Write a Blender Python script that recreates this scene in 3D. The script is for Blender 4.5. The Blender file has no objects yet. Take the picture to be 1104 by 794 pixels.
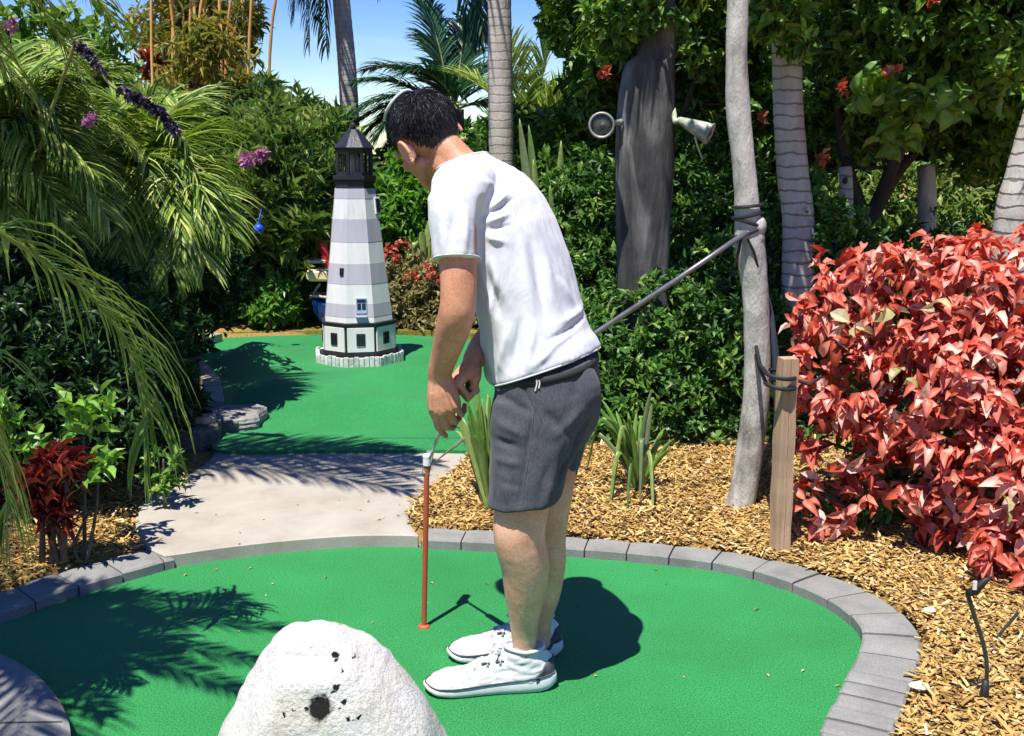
import bpy, math, random
import numpy as np
from mathutils import Vector, Matrix, noise as mnoise
R = math.radians
S = bpy.context.scene
COL = S.collection

# ------------------------------------------------------------------ camera
FPX, PW, PH, CAMH = 1150.0, 1104.0, 794.0, 1.45
PITCH = R(11.16)
cd = bpy.data.cameras.new('camera'); cam = bpy.data.objects.new('camera', cd); COL.objects.link(cam)
cam.location = (0, 0, CAMH); cam.rotation_euler = (math.pi/2 - PITCH, 0, 0)
cd.sensor_width = 36.0; cd.lens = 36.0*FPX/PW; cd.clip_start = 0.05; cd.clip_end = 2000
S.camera = cam
CP, SP = math.cos(PITCH), math.sin(PITCH)
def ray(px, py):
    x = (px-PW/2)/FPX; v = (PH/2-py)/FPX
    return (x, CP+v*SP, -SP+v*CP)
def at(px, py, Y):
    d = ray(px, py); t = Y/d[1]
    return np.array((d[0]*t, Y, CAMH+d[2]*t))
def gr(px, py, z=0.0):
    d = ray(px, py); t = (z-CAMH)/d[2]
    return np.array((d[0]*t, d[1]*t, z))
def nrm(v):
    v = np.asarray(v, float); return v/(np.linalg.norm(v)+1e-12)

# ------------------------------------------------------------------ objects
def tag(o, label=None, cat=None, group=None, kind=None):
    if label: o['label'] = label
    if cat: o['category'] = cat
    if group: o['group'] = group
    if kind: o['kind'] = kind
    return o
LOC = {}
def thing(name, loc, label, cat, group=None):
    o = bpy.data.objects.new(name, None); COL.objects.link(o)
    o.location = tuple(loc); o.empty_display_size = 0.1
    LOC[o.name] = np.array(loc, float)
    return tag(o, label, cat, group)
def wloc(o):
    return LOC.get(o.name, np.zeros(3))

class MB:
    """collects world-space vertices / faces, links them as ONE mesh object"""
    def __init__(s):
        s.v = []; s.n = 0; s.f = []; s.t = []; s.m = []
    def add(s, verts, faces, tint=0.5, mi=0):
        verts = np.asarray(verts, float).reshape(-1, 3)
        s.v.append(verts)
        t = np.full(len(verts), tint, float) if np.isscalar(tint) else np.asarray(tint, float)
        s.t.append(t)
        if isinstance(faces, np.ndarray):
            if len(faces): s.f.append(faces+s.n); s.m.append(np.full(len(faces), mi))
        else:
            by = {}
            for f in faces: by.setdefault(len(f), []).append(f)
            for k, fs in by.items():
                s.f.append(np.array(fs)+s.n); s.m.append(np.full(len(fs), mi))
        s.n += len(verts); return s
    def build(s, name, mat, parent=None, smooth=False, origin=None, post=None):
        v = np.concatenate(s.v); t = np.concatenate(s.t)
        off = wloc(parent) if parent is not None else (np.array(origin, float) if origin is not None else np.array((v[:,0].mean(), v[:,1].mean(), v[:,2].min())))
        me = bpy.data.meshes.new(name)
        nl = sum(f.size for f in s.f); npoly = sum(len(f) for f in s.f)
        me.vertices.add(len(v)); me.loops.add(nl); me.polygons.add(npoly)
        me.vertices.foreach_set('co', (v-off).astype(np.float32).ravel())
        me.loops.foreach_set('vertex_index', np.concatenate([f.ravel() for f in s.f]).astype(np.int32))
        tot = np.concatenate([np.full(len(f), f.shape[1]) for f in s.f])
        st = np.concatenate(([0], np.cumsum(tot)[:-1]))
        me.polygons.foreach_set('loop_start', st.astype(np.int32))
        me.polygons.foreach_set('material_index', np.concatenate(s.m).astype(np.int32))
        me.update(calc_edges=True)
        me.polygons.foreach_set('use_smooth', np.full(npoly, bool(smooth)))
        a = me.attributes.new('tint', 'FLOAT', 'POINT'); a.data.foreach_set('value', t.astype(np.float32))
        me.validate()
        for m in (mat if isinstance(mat, (list, tuple)) else [mat]): me.materials.append(m)
        o = bpy.data.objects.new(name, me); COL.objects.link(o)
        LOC[o.name] = off
        if parent is not None: o.parent = parent
        else: o.location = tuple(off)
        return o

def frame(d):
    d = nrm(d); up = np.array((0, 0, 1.0)) if abs(d[2]) < 0.95 else np.array((1.0, 0, 0))
    a = nrm(np.cross(up, d)); b = np.cross(d, a); return a, b
def tube(mb, pts, rad, n=10, tint=0.5, mi=0, cap=True, wob=0, rng=None):
    pts = np.asarray(pts, float); m = len(pts)
    rad = np.full(m, rad, float) if np.isscalar(rad) else np.asarray(rad, float)
    V = []; th = np.linspace(0, 2*math.pi, n, endpoint=False)
    pa = None
    for i in range(m):
        d = pts[min(i+1, m-1)]-pts[max(i-1, 0)]
        if pa is None: a, b = frame(d)
        else:
            dn = nrm(d); a = nrm(pa-dn*np.dot(pa, dn)); b = np.cross(dn, a)
        pa = a
        r = rad[i]*(1+(wob*rng.uniform(-1, 1, n) if wob else 0))
        V.append(pts[i]+np.outer(np.cos(th)*r, a)+np.outer(np.sin(th)*r, b))
    V = np.concatenate(V); F = []
    for i in range(m-1):
        for j in range(n):
            k = (j+1) % n
            F.append((i*n+j, i*n+k, (i+1)*n+k, (i+1)*n+j))
    if cap:
        F.append(tuple(range(n-1, -1, -1))); F.append(tuple((m-1)*n+j for j in range(n)))
    mb.add(V, F, tint, mi)
def loft(mb, rings, mi=0, tint=0.5, cap=True):
    n = len(rings[0]); V = np.concatenate(rings); F = []
    for i in range(len(rings)-1):
        for j in range(n):
            k = (j+1) % n
            F.append((i*n+j, i*n+k, (i+1)*n+k, (i+1)*n+j))
    if cap:
        F.append(tuple(range(n-1, -1, -1))); F.append(tuple((len(rings)-1)*n+j for j in range(n)))
    mb.add(V, F, tint, mi)
def ell(c, u, v, n=28, p=2.0):
    th = np.linspace(0, 2*math.pi, n, endpoint=False)
    cu, sv = np.cos(th), np.sin(th)
    cu = np.sign(cu)*np.abs(cu)**(2/p); sv = np.sign(sv)*np.abs(sv)**(2/p)
    return np.asarray(c)+np.outer(cu, u)+np.outer(sv, v)
def sph(mb, c, r, seg=16, rings=10, M=None, mi=0, tint=0.5):
    """ellipsoid; r scalar or 3, M 3x3 of axis columns"""
    r = np.full(3, r, float) if np.isscalar(r) else np.asarray(r, float)
    V = [(0, 0, -1)]
    for i in range(1, rings):
        a = -math.pi/2+math.pi*i/rings
        for j in range(seg):
            b = 2*math.pi*j/seg; V.append((math.cos(a)*math.cos(b), math.cos(a)*math.sin(b), math.sin(a)))
    V.append((0, 0, 1)); V = np.array(V)*r
    if M is not None: V = V @ np.asarray(M).T
    F = []
    for j in range(seg): F.append((0, 1+(j+1) % seg, 1+j))
    for i in range(rings-2):
        for j in range(seg):
            k = (j+1) % seg; o = 1+i*seg
            F.append((o+j, o+k, o+seg+k, o+seg+j))
    o = 1+(rings-2)*seg; t = len(V)-1
    for j in range(seg): F.append((o+j, o+(j+1) % seg, t))
    mb.add(V+np.asarray(c), F, tint, mi)
def lathe(mb, p0, d, prof, n=22):
    """turned shape: (distance along d, radius) pairs"""
    d = nrm(d); a, b = frame(d); loft(mb, [ell(np.asarray(p0)+d*s, a*r, b*r, n) for s, r in prof])
def box(mb, c, sx, sy, sz, M=None, mi=0, tint=0.5, bev=0.0):
    """box with chamfered edges, half sizes sx sy sz"""
    b = min(bev, 0.45*min(sx, sy, sz))
    if b <= 0:
        V = np.array([(x, y, z) for z in (-sz, sz) for y in (-sy, sy) for x in (-sx, sx)])
        F = [(0, 2, 3, 1), (4, 5, 7, 6), (0, 1, 5, 4), (2, 6, 7, 3), (0, 4, 6, 2), (1, 3, 7, 5)]
    else:
        rings = []
        def oct_(X, Y, z, c_):
            return np.array([(X, -Y+c_, z), (X, Y-c_, z), (X-c_, Y, z), (-X+c_, Y, z), (-X, Y-c_, z), (-X, -Y+c_, z), (-X+c_, -Y, z), (X-c_, -Y, z)])
        rings = [oct_(sx-b, sy-b, -sz, b), oct_(sx, sy, -sz+b, b), oct_(sx, sy, sz-b, b), oct_(sx-b, sy-b, sz, b)]
        V = np.concatenate(rings); F = []
        for i in range(3):
            for j in range(8): F.append((i*8+j, i*8+(j+1) % 8, (i+1)*8+(j+1) % 8, (i+1)*8+j))
        F.append(tuple(range(7, -1, -1))); F.append(tuple(24+j for j in range(8)))
    if M is not None: V = V @ np.asarray(M).T
    mb.add(V+np.asarray(c), F, tint, mi)
def catmull(P, n=8, closed=False):
    P = np.asarray(P, float); m = len(P); out = []
    rngi = range(m) if closed else range(m-1)
    for i in rngi:
        if closed: a, b, c, d = P[(i-1) % m], P[i], P[(i+1) % m], P[(i+2) % m]
        else: a, b, c, d = P[max(i-1, 0)], P[i], P[i+1], P[min(i+2, m-1)]
        for k in range(n):
            t = k/n
            out.append(0.5*((2*b)+(-a+c)*t+(2*a-5*b+4*c-d)*t*t+(-a+3*b-3*c+d)*t**3))
    if not closed: out.append(P[-1])
    return np.array(out)
def resample(P, step):
    P = np.asarray(P, float); L = np.concatenate(([0], np.cumsum(np.linalg.norm(np.diff(P, axis=0), axis=1))))
    n = max(2, int(round(L[-1]/step))+1); s = np.linspace(0, L[-1], n)
    return np.stack([np.interp(s, L, P[:, k]) for k in range(P.shape[1])], 1), L[-1]
def inside(poly, X, Y):
    poly = np.asarray(poly)[:, :2]; r = np.zeros(X.shape, bool); j = len(poly)-1
    for i in range(len(poly)):
        xi, yi = poly[i]; xj, yj = poly[j]
        c = ((yi > Y) != (yj > Y)) & (X < (xj-xi)*(Y-yi)/((yj-yi)+1e-12)+xi)
        r ^= c; j = i
    return r
def polydist(poly, X, Y):
    poly = np.asarray(poly)[:, :2]; D = np.full(X.shape, 1e9); m = len(poly)
    for i in range(m):
        a = poly[i]; b = poly[(i+1) % m]; e = b-a; L = (e**2).sum()+1e-12
        t = np.clip(((X-a[0])*e[0]+(Y-a[1])*e[1])/L, 0, 1)
        D = np.minimum(D, np.hypot(X-a[0]-t*e[0], Y-a[1]-t*e[1]))
    return D

# ------------------------------------------------------------------ materials
def mat(name):
    m = bpy.data.materials.new(name); m.use_nodes = True
    nt = m.node_tree; nt.nodes.clear()
    out = nt.nodes.new('ShaderNodeOutputMaterial')
    return m, nt, out
def nd(nt, typ, **kw):
    n = nt.nodes.new(typ)
    for k, v in kw.items():
        if k.startswith('i_'): n.inputs[k[2:].replace('_', ' ')].default_value = v
        else: setattr(n, k, v)
    return n
def ramp(nt, stops, interp='LINEAR'):
    n = nt.nodes.new('ShaderNodeValToRGB'); cr = n.color_ramp; cr.interpolation = interp
    while len(cr.elements) < len(stops): cr.elements.new(0.5)
    for e, (p, c) in zip(cr.elements, stops):
        e.position = p; e.color = (*c, 1) if len(c) == 3 else c
    return n
def coords(nt, scale=(1, 1, 1), kind='Object'):
    tc = nt.nodes.new('ShaderNodeTexCoord'); mp = nt.nodes.new('ShaderNodeMapping')
    mp.inputs['Scale'].default_value = scale
    nt.links.new(tc.outputs[kind], mp.inputs['Vector']); return mp.outputs['Vector']
def surf(name, stops, scale=6, detail=5, rough=0.7, bump=0.0, bscale=40, stretch=(1, 1, 1), spec=0.4, metal=0, sss=0, dist=0.01, rough2=None, fine=None, coat=0):
    """noise-coloured principled surface with noise bump"""
    m, nt, out = mat(name); L = nt.links.new
    vec = coords(nt, stretch)
    n1 = nd(nt, 'ShaderNodeTexNoise', i_Scale=scale, i_Detail=detail, i_Roughness=0.6); L(vec, n1.inputs['Vector'])
    cr = ramp(nt, stops); L(n1.outputs['Fac'], cr.inputs['Fac'])
    p = nd(nt, 'ShaderNodeBsdfPrincipled', i_Roughness=rough, i_Metallic=metal)
    p.inputs['Specular IOR Level'].default_value = spec
    col = cr.outputs['Color']
    if fine:
        n3 = nd(nt, 'ShaderNodeTexNoise', i_Scale=fine[0], i_Detail=2.0); L(vec, n3.inputs['Vector'])
        r3 = ramp(nt, [(0.3, (fine[1],)*3), (0.7, (fine[2],)*3)]); L(n3.outputs['Fac'], r3.inputs['Fac'])
        mx = nd(nt, 'ShaderNodeMix', data_type='RGBA', blend_type='MULTIPLY'); mx.inputs['Factor'].default_value = 1
        L(col, mx.inputs[6]); L(r3.outputs['Color'], mx.inputs[7]); col = mx.outputs[2]
    L(col, p.inputs['Base Color'])
    if sss:
        p.inputs['Subsurface Weight'].default_value = sss; p.inputs['Subsurface Radius'].default_value = (0.012, 0.005, 0.003)
        p.inputs['Subsurface Scale'].default_value = 1.0
    if coat: p.inputs['Coat Weight'].default_value = coat
    if bump:
        n2 = nd(nt, 'ShaderNodeTexNoise', i_Scale=bscale, i_Detail=6.0, i_Roughness=0.65); L(vec, n2.inputs['Vector'])
        b = nd(nt, 'ShaderNodeBump', i_Strength=bump, i_Distance=dist); L(n2.outputs['Fac'], b.inputs['Height'])
        L(b.outputs['Normal'], p.inputs['Normal'])
    L(p.outputs['BSDF'], out.inputs['Surface']); return m
def leafmat(name, stops, rough=0.42, trans=0.3, tcol=None, spec=0.4, vein=False):
    """leaf: colour by a random per-leaf number, light passing through"""
    m, nt, out = mat(name); L = nt.links.new
    at_ = nd(nt, 'ShaderNodeAttribute', attribute_name='tint')
    cr = ramp(nt, stops); L(at_.outputs['Fac'], cr.inputs['Fac'])
    p = nd(nt, 'ShaderNodeBsdfPrincipled', i_Roughness=rough); p.inputs['Specular IOR Level'].default_value = spec
    vec = coords(nt); n = nd(nt, 'ShaderNodeTexNoise', i_Scale=35.0, i_Detail=3.0); L(vec, n.inputs['Vector'])
    r2 = ramp(nt, [(0.3, (0.72, 0.72, 0.72)), (0.75, (1.2, 1.2, 1.2))]); L(n.outputs['Fac'], r2.inputs['Fac'])
    mx = nd(nt, 'ShaderNodeMix', data_type='RGBA', blend_type='MULTIPLY'); mx.inputs['Factor'].default_value = 0.8
    L(cr.outputs['Color'], mx.inputs[6]); L(r2.outputs['Color'], mx.inputs[7])
    L(mx.outputs[2], p.inputs['Base Color'])
    tr = nd(nt, 'ShaderNodeBsdfTranslucent')
    hs = nd(nt, 'ShaderNodeHueSaturation', i_Hue=0.49, i_Saturation=1.1, i_Value=1.5); L(mx.outputs[2], hs.inputs['Color'])
    L(hs.outputs['Color'], tr.inputs['Color'])
    ms = nd(nt, 'ShaderNodeMixShader'); ms.inputs['Fac'].default_value = trans
    L(p.outputs['BSDF'], ms.inputs[1]); L(tr.outputs['BSDF'], ms.inputs[2]); L(ms.outputs['Shader'], out.inputs['Surface'])
    return m
def plain(name, c, rough=0.5, spec=0.4, metal=0, var=0.12, scale=15, bump=0.05, bscale=60):
    a = tuple(x*(1-var) for x in c); b = tuple(min(1, x*(1+var)) for x in c)
    return surf(name, [(0.3, a), (0.7, b)], scale=scale, rough=rough, spec=spec, metal=metal, bump=bump, bscale=bscale)

# ------------------------------------------------------------------ foliage
LEAF11 = (np.array([(0, 0, 0), (-.55, .16, .14), (0, .16, .02), (.55, .16, .14), (-.98, .42, .22), (0, .42, .03), (.98, .42, .22), (-.70, .74, .08), (0, .74, -.06), (.70, .74, .08), (0, 1, -.24)], float),
          np.array([(0, 2, 1), (0, 3, 2), (7, 8, 10), (8, 9, 10)]), np.array([(1, 2, 5, 4), (2, 3, 6, 5), (4, 5, 8, 7), (5, 6, 9, 8)]))
LEAF8 = (np.array([(0, 0, 0), (-.8, .33, .16), (0, .33, 0), (.8, .33, .16), (-.62, .68, .08), (0, .68, -.05), (.62, .68, .08), (0, 1, -.22)], float),
         np.array([(0, 2, 1), (0, 3, 2), (4, 5, 7), (5, 6, 7)]), np.array([(1, 2, 5, 4), (2, 3, 6, 5)]))
LEAF4 = (np.array([(0, 0, 0), (-.9, .45, .18), (0, 1, -.12), (.9, .45, .18), (0, .5, 0)], float),
         np.array([(0, 4, 1), (0, 3, 4), (1, 4, 2), (4, 3, 2)]), np.zeros((0, 4), int))
def put_leaves(mb, base, d, nn, L, W, tint, tmpl=LEAF4, curl=1.0):
    """vectorised: one leaf per row; d direction, nn rough normal, L length, W half width"""
    d = d/np.linalg.norm(d, axis=1, keepdims=True)
    x = np.cross(d, nn); x /= np.linalg.norm(x, axis=1, keepdims=True)+1e-9
    z = np.cross(x, d)
    T, tri, quad = tmpl; k = len(T); N = len(base)
    L = np.broadcast_to(L, (N,)); W = np.broadcast_to(W, (N,))
    V = (base[:, None, :] + T[None, :, 0, None]*(W[:, None, None]*x[:, None, :])
         + T[None, :, 1, None]*(L[:, None, None]*d[:, None, :]) + curl*T[None, :, 2, None]*(L[:, None, None]*z[:, None, :]))
    offs = (np.arange(N)*k)[:, None, None]
    rib = {8: (0, -.05, .07, -.05, -.05, .07, -.05, 0), 11: (.06, -.05, .10, -.05, -.07, .10, -.07, -.06, .06, -.06, -.08)}.get(k, (0,)*k)
    V = V.reshape(-1, 3); tt = np.clip(np.repeat(tint, k)+np.tile(np.array(rib), N), 0, 1)
    n0 = mb.n; mb.v.append(V); mb.t.append(tt); mb.n += len(V)
    for F in (tri, quad):
        if len(F):
            f = (F[None]+offs).reshape(-1, F.shape[1])+n0; mb.f.append(f); mb.m.append(np.zeros(len(f), int))
def rdir(rng, n):
    v = rng.normal(size=(n, 3)); return v/np.linalg.norm(v, axis=1, keepdims=True)
def lump(P, rng, f):
    s = np.zeros(len(P))
    for _ in range(5):
        k = rdir(rng, 1)[0]*f*rng.uniform(.6, 1.6); s += np.sin(P @ k+rng.uniform(0, 6.28))
    return s/5
def cloud(mb, rng, blobs, ncl, per, L, asp=0.3, shell=0.55, up=0.5, open_=1.0, tmpl=LEAF4, droop=0.0, lumpy=0.35, tint=(0, 1), zmin=0.02, jit=0.5, cl=None):
    """leaf clusters spread through ellipsoids (c, r)"""
    w = np.array([max(b[1][0]*b[1][1], b[1][1]*b[1][2], b[1][0]*b[1][2]) for b in blobs]); w /= w.sum()
    cnt = rng.multinomial(ncl, w)
    for (c, r), n in zip(blobs, cnt):
        if n == 0: continue
        c = np.asarray(c, float); r = np.asarray(r, float)
        u = rdir(rng, n); rr = (shell+(1-shell)*rng.random(n))
        rr = rr*(1+lumpy*lump(u, rng, 4.5)+lumpy*.5*lump(u, rng, 10))
        P = c+u*rr[:, None]*r
        out = u/r; out /= np.linalg.norm(out, axis=1, keepdims=True)
        ax = out*0.8+np.array((0, 0, up))+rdir(rng, n)*0.45; ax /= np.linalg.norm(ax, axis=1, keepdims=True)
        B = np.repeat(P, per, 0); A = np.repeat(ax, per, 0); N = len(B)
        D = A*0.55+rdir(rng, N)*open_+np.array((0, 0, -droop))
        D /= np.linalg.norm(D, axis=1, keepdims=True)
        nn = A+rdir(rng, N)*jit+np.array((0, 0, .5))
        B = B+rdir(rng, N)*L*0.45*rng.random((N, 1))
        ll = L*rng.uniform(.6, 1.3, N)
        ct = np.repeat(rng.random(n), per); tt = np.clip(tint[0]+(tint[1]-tint[0])*(0.55*ct+0.45*rng.random(N)), 0, 1)
        keep = B[:, 2] > zmin
        put_leaves(mb, B[keep], D[keep], nn[keep], ll[keep], ll[keep]*asp*.5*rng.uniform(.8, 1.2, keep.sum()), tt[keep], tmpl)
def strip(mb, P, side, widths, tint, keel=0.0, up=None):
    """ribbon leaf along P with half-widths; keel lifts both edges (V section)"""
    P = np.asarray(P); m = len(P); V = []
    for i in range(m):
        d = nrm(P[min(i+1, m-1)]-P[max(i-1, 0)])
        s = side-d*np.dot(side, d); s = nrm(s); n = np.cross(s, d)
        if n[2] < 0 and up is None: n = -n
        w = widths[i]; V += [P[i]-s*w+n*w*keel, P[i], P[i]+s*w+n*w*keel]
    F = []
    for i in range(m-1):
        a = 3*i; F += [(a, a+1, a+4, a+3), (a+1, a+2, a+5, a+4)]
    mb.add(np.array(V), np.array(F), tint)
def arc(base, d0, length, droop, n):
    P = [np.array(base, float)]; d = nrm(d0); st = length/n
    for i in range(n):
        P.append(P[-1]+d*st); d = nrm(d+np.array((0, 0, -droop*st/length*(0.5+1.2*i/n))))
    return np.array(P)
def frond(mb, ms, rng, base, d0, length, droop=1.2, nl=34, ll=0.4, lw=0.012, ldroop=0.9, r0=0.012, t0=0.12, vee=0.35, tint=(0, 1), sweep=0.7, path=None):
    """feather-palm frond: rachis into ms, leaflets into mb"""
    P = arc(base, d0, length, droop, 18) if path is None else np.asarray(path)
    m = len(P)-1
    tube(ms, P, np.linspace(r0, r0*.2, m+1), 5, 0.5, cap=False)
    s0 = nrm(np.cross(P[-1]-P[0], (0, 0, 1)))
    for k in range(nl):
        t = t0+(1-t0)*(k+rng.uniform(-.3, .3))/(nl-1); t = min(max(t, 0), 0.999)
        i = int(t*m); f = t*m-i; p = P[i]*(1-f)+P[i+1]*f; d = nrm(P[i+1]-P[i])
        sd = nrm(s0-d*np.dot(s0, d)); upv = np.cross(sd, d)
        if upv[2] < 0: upv = -upv
        l = ll*(0.45+1.0*math.sin(math.pi*min(1, (0.12+0.83*t)))**.8)*rng.uniform(.85, 1.15)*0.75
        for sg in (-1, 1):
            q = d*(sweep+.5*t)+sg*sd*(1.0-.35*t)+upv*vee+rdir(rng, 1)[0]*.16
            LP = arc(p, q, l, ldroop*rng.uniform(.7, 1.3), 4)
            strip(mb, LP, nrm(np.cross(q, upv)), np.array((.35, 1, .9, .6, .05))*lw*rng.uniform(.8, 1.2), np.clip(rng.uniform(*tint), 0, 1), keel=.35)
# ------------------------------------------------------------------ light
SUNV = nrm((-0.185, -0.35, 1.0))                       # towards the sun: high, behind the camera on the left
el = math.asin(SUNV[2]); az = math.atan2(SUNV[0], SUNV[1])
W = bpy.data.worlds.new('World'); S.world = W; W.use_nodes = True
nt = W.node_tree; nt.nodes.clear(); L = nt.links.new
sky = nd(nt, 'ShaderNodeTexSky', sky_type='NISHITA', sun_disc=False); sky.sun_elevation = el; sky.sun_rotation = az
sky.air_density = 1.0; sky.dust_density = 0.05; sky.ozone_density = 3.5
bg = nd(nt, 'ShaderNodeBackground', i_Strength=0.07); wo = nt.nodes.new('ShaderNodeOutputWorld')
tc = nt.nodes.new('ShaderNodeTexCoord'); mp = nt.nodes.new('ShaderNodeMapping'); mp.inputs['Scale'].default_value = (1.2, 1.2, 7)
L(tc.outputs['Generated'], mp.inputs['Vector'])
cn = nd(nt, 'ShaderNodeTexNoise', i_Scale=2.2, i_Detail=7.0, i_Roughness=0.62); L(mp.outputs['Vector'], cn.inputs['Vector'])
ccr = ramp(nt, [(0.52, (0, 0, 0)), (0.85, (0.3, 0.3, 0.3))]); L(cn.outputs['Fac'], ccr.inputs['Fac'])
mxs = nd(nt, 'ShaderNodeMix', data_type='RGBA'); L(ccr.outputs['Color'], mxs.inputs['Factor'])
hsv = nd(nt, 'ShaderNodeHueSaturation', i_Hue=0.524, i_Saturation=1.42, i_Value=1.3); L(sky.outputs['Color'], hsv.inputs['Color'])
L(hsv.outputs['Color'], mxs.inputs[6]); mxs.inputs[7].default_value = (8, 8.6, 9.4, 1)
L(mxs.outputs[2], bg.inputs['Color']); L(bg.outputs['Background'], wo.inputs['Surface'])
sd = bpy.data.lights.new('sun', 'SUN'); sd.energy = 5.0; sd.angle = R(0.5); sd.color = (1.0, 0.955, 0.88)
so = bpy.data.objects.new('sun', sd); COL.objects.link(so)
so.rotation_euler = Vector(SUNV).to_track_quat('Z', 'Y').to_euler(); so.location = (-4, -8, 20)
S.view_settings.view_transform = 'Standard'; S.view_settings.look = 'None'; S.view_settings.gamma = 1; S.view_settings.exposure = 0.88
S.cycles.max_bounces = 6; S.cycles.diffuse_bounces = 3; S.cycles.glossy_bounces = 2; S.cycles.transmission_bounces = 4
S.cycles.transparent_max_bounces = 6; S.cycles.use_denoising = True
rng = np.random.default_rng(7)

# ------------------------------------------------------------------ materials of the setting
def turfmat(name, c0, c1):
    m, nt, out = mat(name); L = nt.links.new
    vec = coords(nt)
    n1 = nd(nt, 'ShaderNodeTexNoise', i_Scale=1.6, i_Detail=7.0, i_Roughness=.62); L(vec, n1.inputs['Vector'])
    cr = ramp(nt, [(0.3, c0), (0.7, c1)]); L(n1.outputs['Fac'], cr.inputs['Fac'])
    n2 = nd(nt, 'ShaderNodeTexNoise', i_Scale=210.0, i_Detail=2.0); L(vec, n2.inputs['Vector'])
    r2 = ramp(nt, [(0.34, (.5, .52, .5)), (0.5, (.98, .98, .98)), (0.66, (1.5, 1.38, 1.5))]); L(n2.outputs['Fac'], r2.inputs['Fac'])
    mx = nd(nt, 'ShaderNodeMix', data_type='RGBA', blend_type='MULTIPLY'); mx.inputs['Factor'].default_value = 1
    L(cr.outputs['Color'], mx.inputs[6]); L(r2.outputs['Color'], mx.inputs[7])
    # pale lint and grit caught in the pile
    vo = nd(nt, 'ShaderNodeTexVoronoi', i_Scale=26.0); L(vec, vo.inputs['Vector'])
    rv = ramp(nt, [(0.0, (1, 1, 1)), (0.075, (0, 0, 0))]); L(vo.outputs['Distance'], rv.inputs['Fac'])
    n4 = nd(nt, 'ShaderNodeTexNoise', i_Scale=9.0); L(vec, n4.inputs['Vector'])
    r4 = ramp(nt, [(0.54, (0, 0, 0)), (0.62, (.6, .6, .6))]); L(n4.outputs['Fac'], r4.inputs['Fac'])
    mm = nd(nt, 'ShaderNodeMath', operation='MULTIPLY'); L(rv.outputs['Color'], mm.inputs[0]); L(r4.outputs['Color'], mm.inputs[1])
    m2 = nd(nt, 'ShaderNodeMix', data_type='RGBA'); L(mm.outputs[0], m2.inputs['Factor']); L(mx.outputs[2], m2.inputs[6]); m2.inputs[7].default_value = (.55, .6, .45, 1)
    p = nd(nt, 'ShaderNodeBsdfPrincipled', i_Roughness=0.75); p.inputs['Specular IOR Level'].default_value = 0.15
    p.inputs['Sheen Weight'].default_value = 0.15
    L(m2.outputs[2], p.inputs['Base Color'])
    n3 = nd(nt, 'ShaderNodeTexNoise', i_Scale=150.0, i_Detail=4.0); L(vec, n3.inputs['Vector'])
    b = nd(nt, 'ShaderNodeBump', i_Strength=0.6, i_Distance=0.008); L(n3.outputs['Fac'], b.inputs['Height']); L(b.outputs['Normal'], p.inputs['Normal'])
    L(p.outputs['BSDF'], out.inputs['Surface']); return m
M_turf = turfmat('turf', (.010, .158, .031), (.017, .222, .051))
M_turf2 = turfmat('turf_far', (.011, .165, .036), (.018, .21, .052))
M_ground = surf('bark_ground', [(0.25, (.08, .045, .014)), (0.5, (.30, .18, .055)), (0.8, (.46, .30, .10))], scale=38, detail=8, rough=0.9, bump=0.9, bscale=70, dist=0.02, spec=0.1)
M_conc = surf('concrete', [(0.3, (.27, .24, .20)), (0.5, (.335, .303, .26)), (0.75, (.38, .35, .305))], scale=5, detail=8, rough=0.85, bump=0.25, bscale=160, dist=0.004, spec=0.2, fine=(230, .86, 1.08))
M_paver = surf('paver', [(0.25, (.15, .148, .139)), (0.5, (.208, .205, .193)), (0.8, (.27, .266, .252))], scale=7, detail=8, rough=0.9, bump=0.4, bscale=190, dist=0.004, spec=0.15, fine=(260, .8, 1.12))
M_joint = surf('joint', [(0.3, (.03, .03, .03)), (0.7, (.06, .058, .055))], scale=20, rough=0.95)
M_slate = surf('slate', [(0.3, (.06, .058, .055)), (0.55, (.13, .125, .12)), (0.8, (.22, .20, .18))], scale=9, detail=8, rough=0.8, bump=0.7, bscale=30, stretch=(1, 1, 6), dist=0.02)
M_chip = leafmat('bark_chip', [(0.0, (.14, .075, .024)), (0.25, (.33, .19, .058)), (0.6, (.47, .305, .10)), (0.9, (.58, .43, .19)), (1.0, (.60, .52, .36))], rough=0.8, trans=0.0, spec=0.15)

# ------------------------------------------------------------------ ground outlines
KI_px = [(-260, 705), (-120, 690), (0, 672), (50, 655), (100, 638), (150, 624), (200, 611), (300, 598), (400, 591), (500, 594), (600, 600), (700, 608), (780, 618), (850, 638),
         (898, 660), (926, 686), (927, 708), (914, 738), (899, 768), (885, 800), (868, 850), (850, 910), (838, 980)]
KI = catmull([gr(x, y, 0.0) for x, y in KI_px], 8)
KI, KL = resample(KI, 0.02)
def normals2(P):
    d = np.gradient(P, axis=0); d /= np.linalg.norm(d, axis=1, keepdims=True)+1e-9
    return np.stack([-d[:, 1], d[:, 0], 0*d[:, 0]], 1)        # left of travel = outwards
KN = normals2(KI)
KN = np.stack([np.convolve(np.pad(KN[:, k], 12, mode='edge'), np.ones(25)/25, 'valid') for k in range(3)], 1); KN /= np.linalg.norm(KN, axis=1, keepdims=True)
_t = np.linspace(0, 1, len(KI)); KW = np.interp(_t, [0, .30, .40, .55, .64, .70, 1], [.17, .16, .13, .115, .125, .165, .17]); KO = KI+KN*KW[:, None]
green_poly = np.concatenate([KI, [[-0.2, 0.2, 0], [-3.6, 0.2, 0]]])
bed_poly = np.concatenate([KO, [[0.9, 0.2, 0], [0.0, -1, 0], [-6, -1, 0]]])
PZ = 0.048
rgt = KO[::-1]; 
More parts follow.
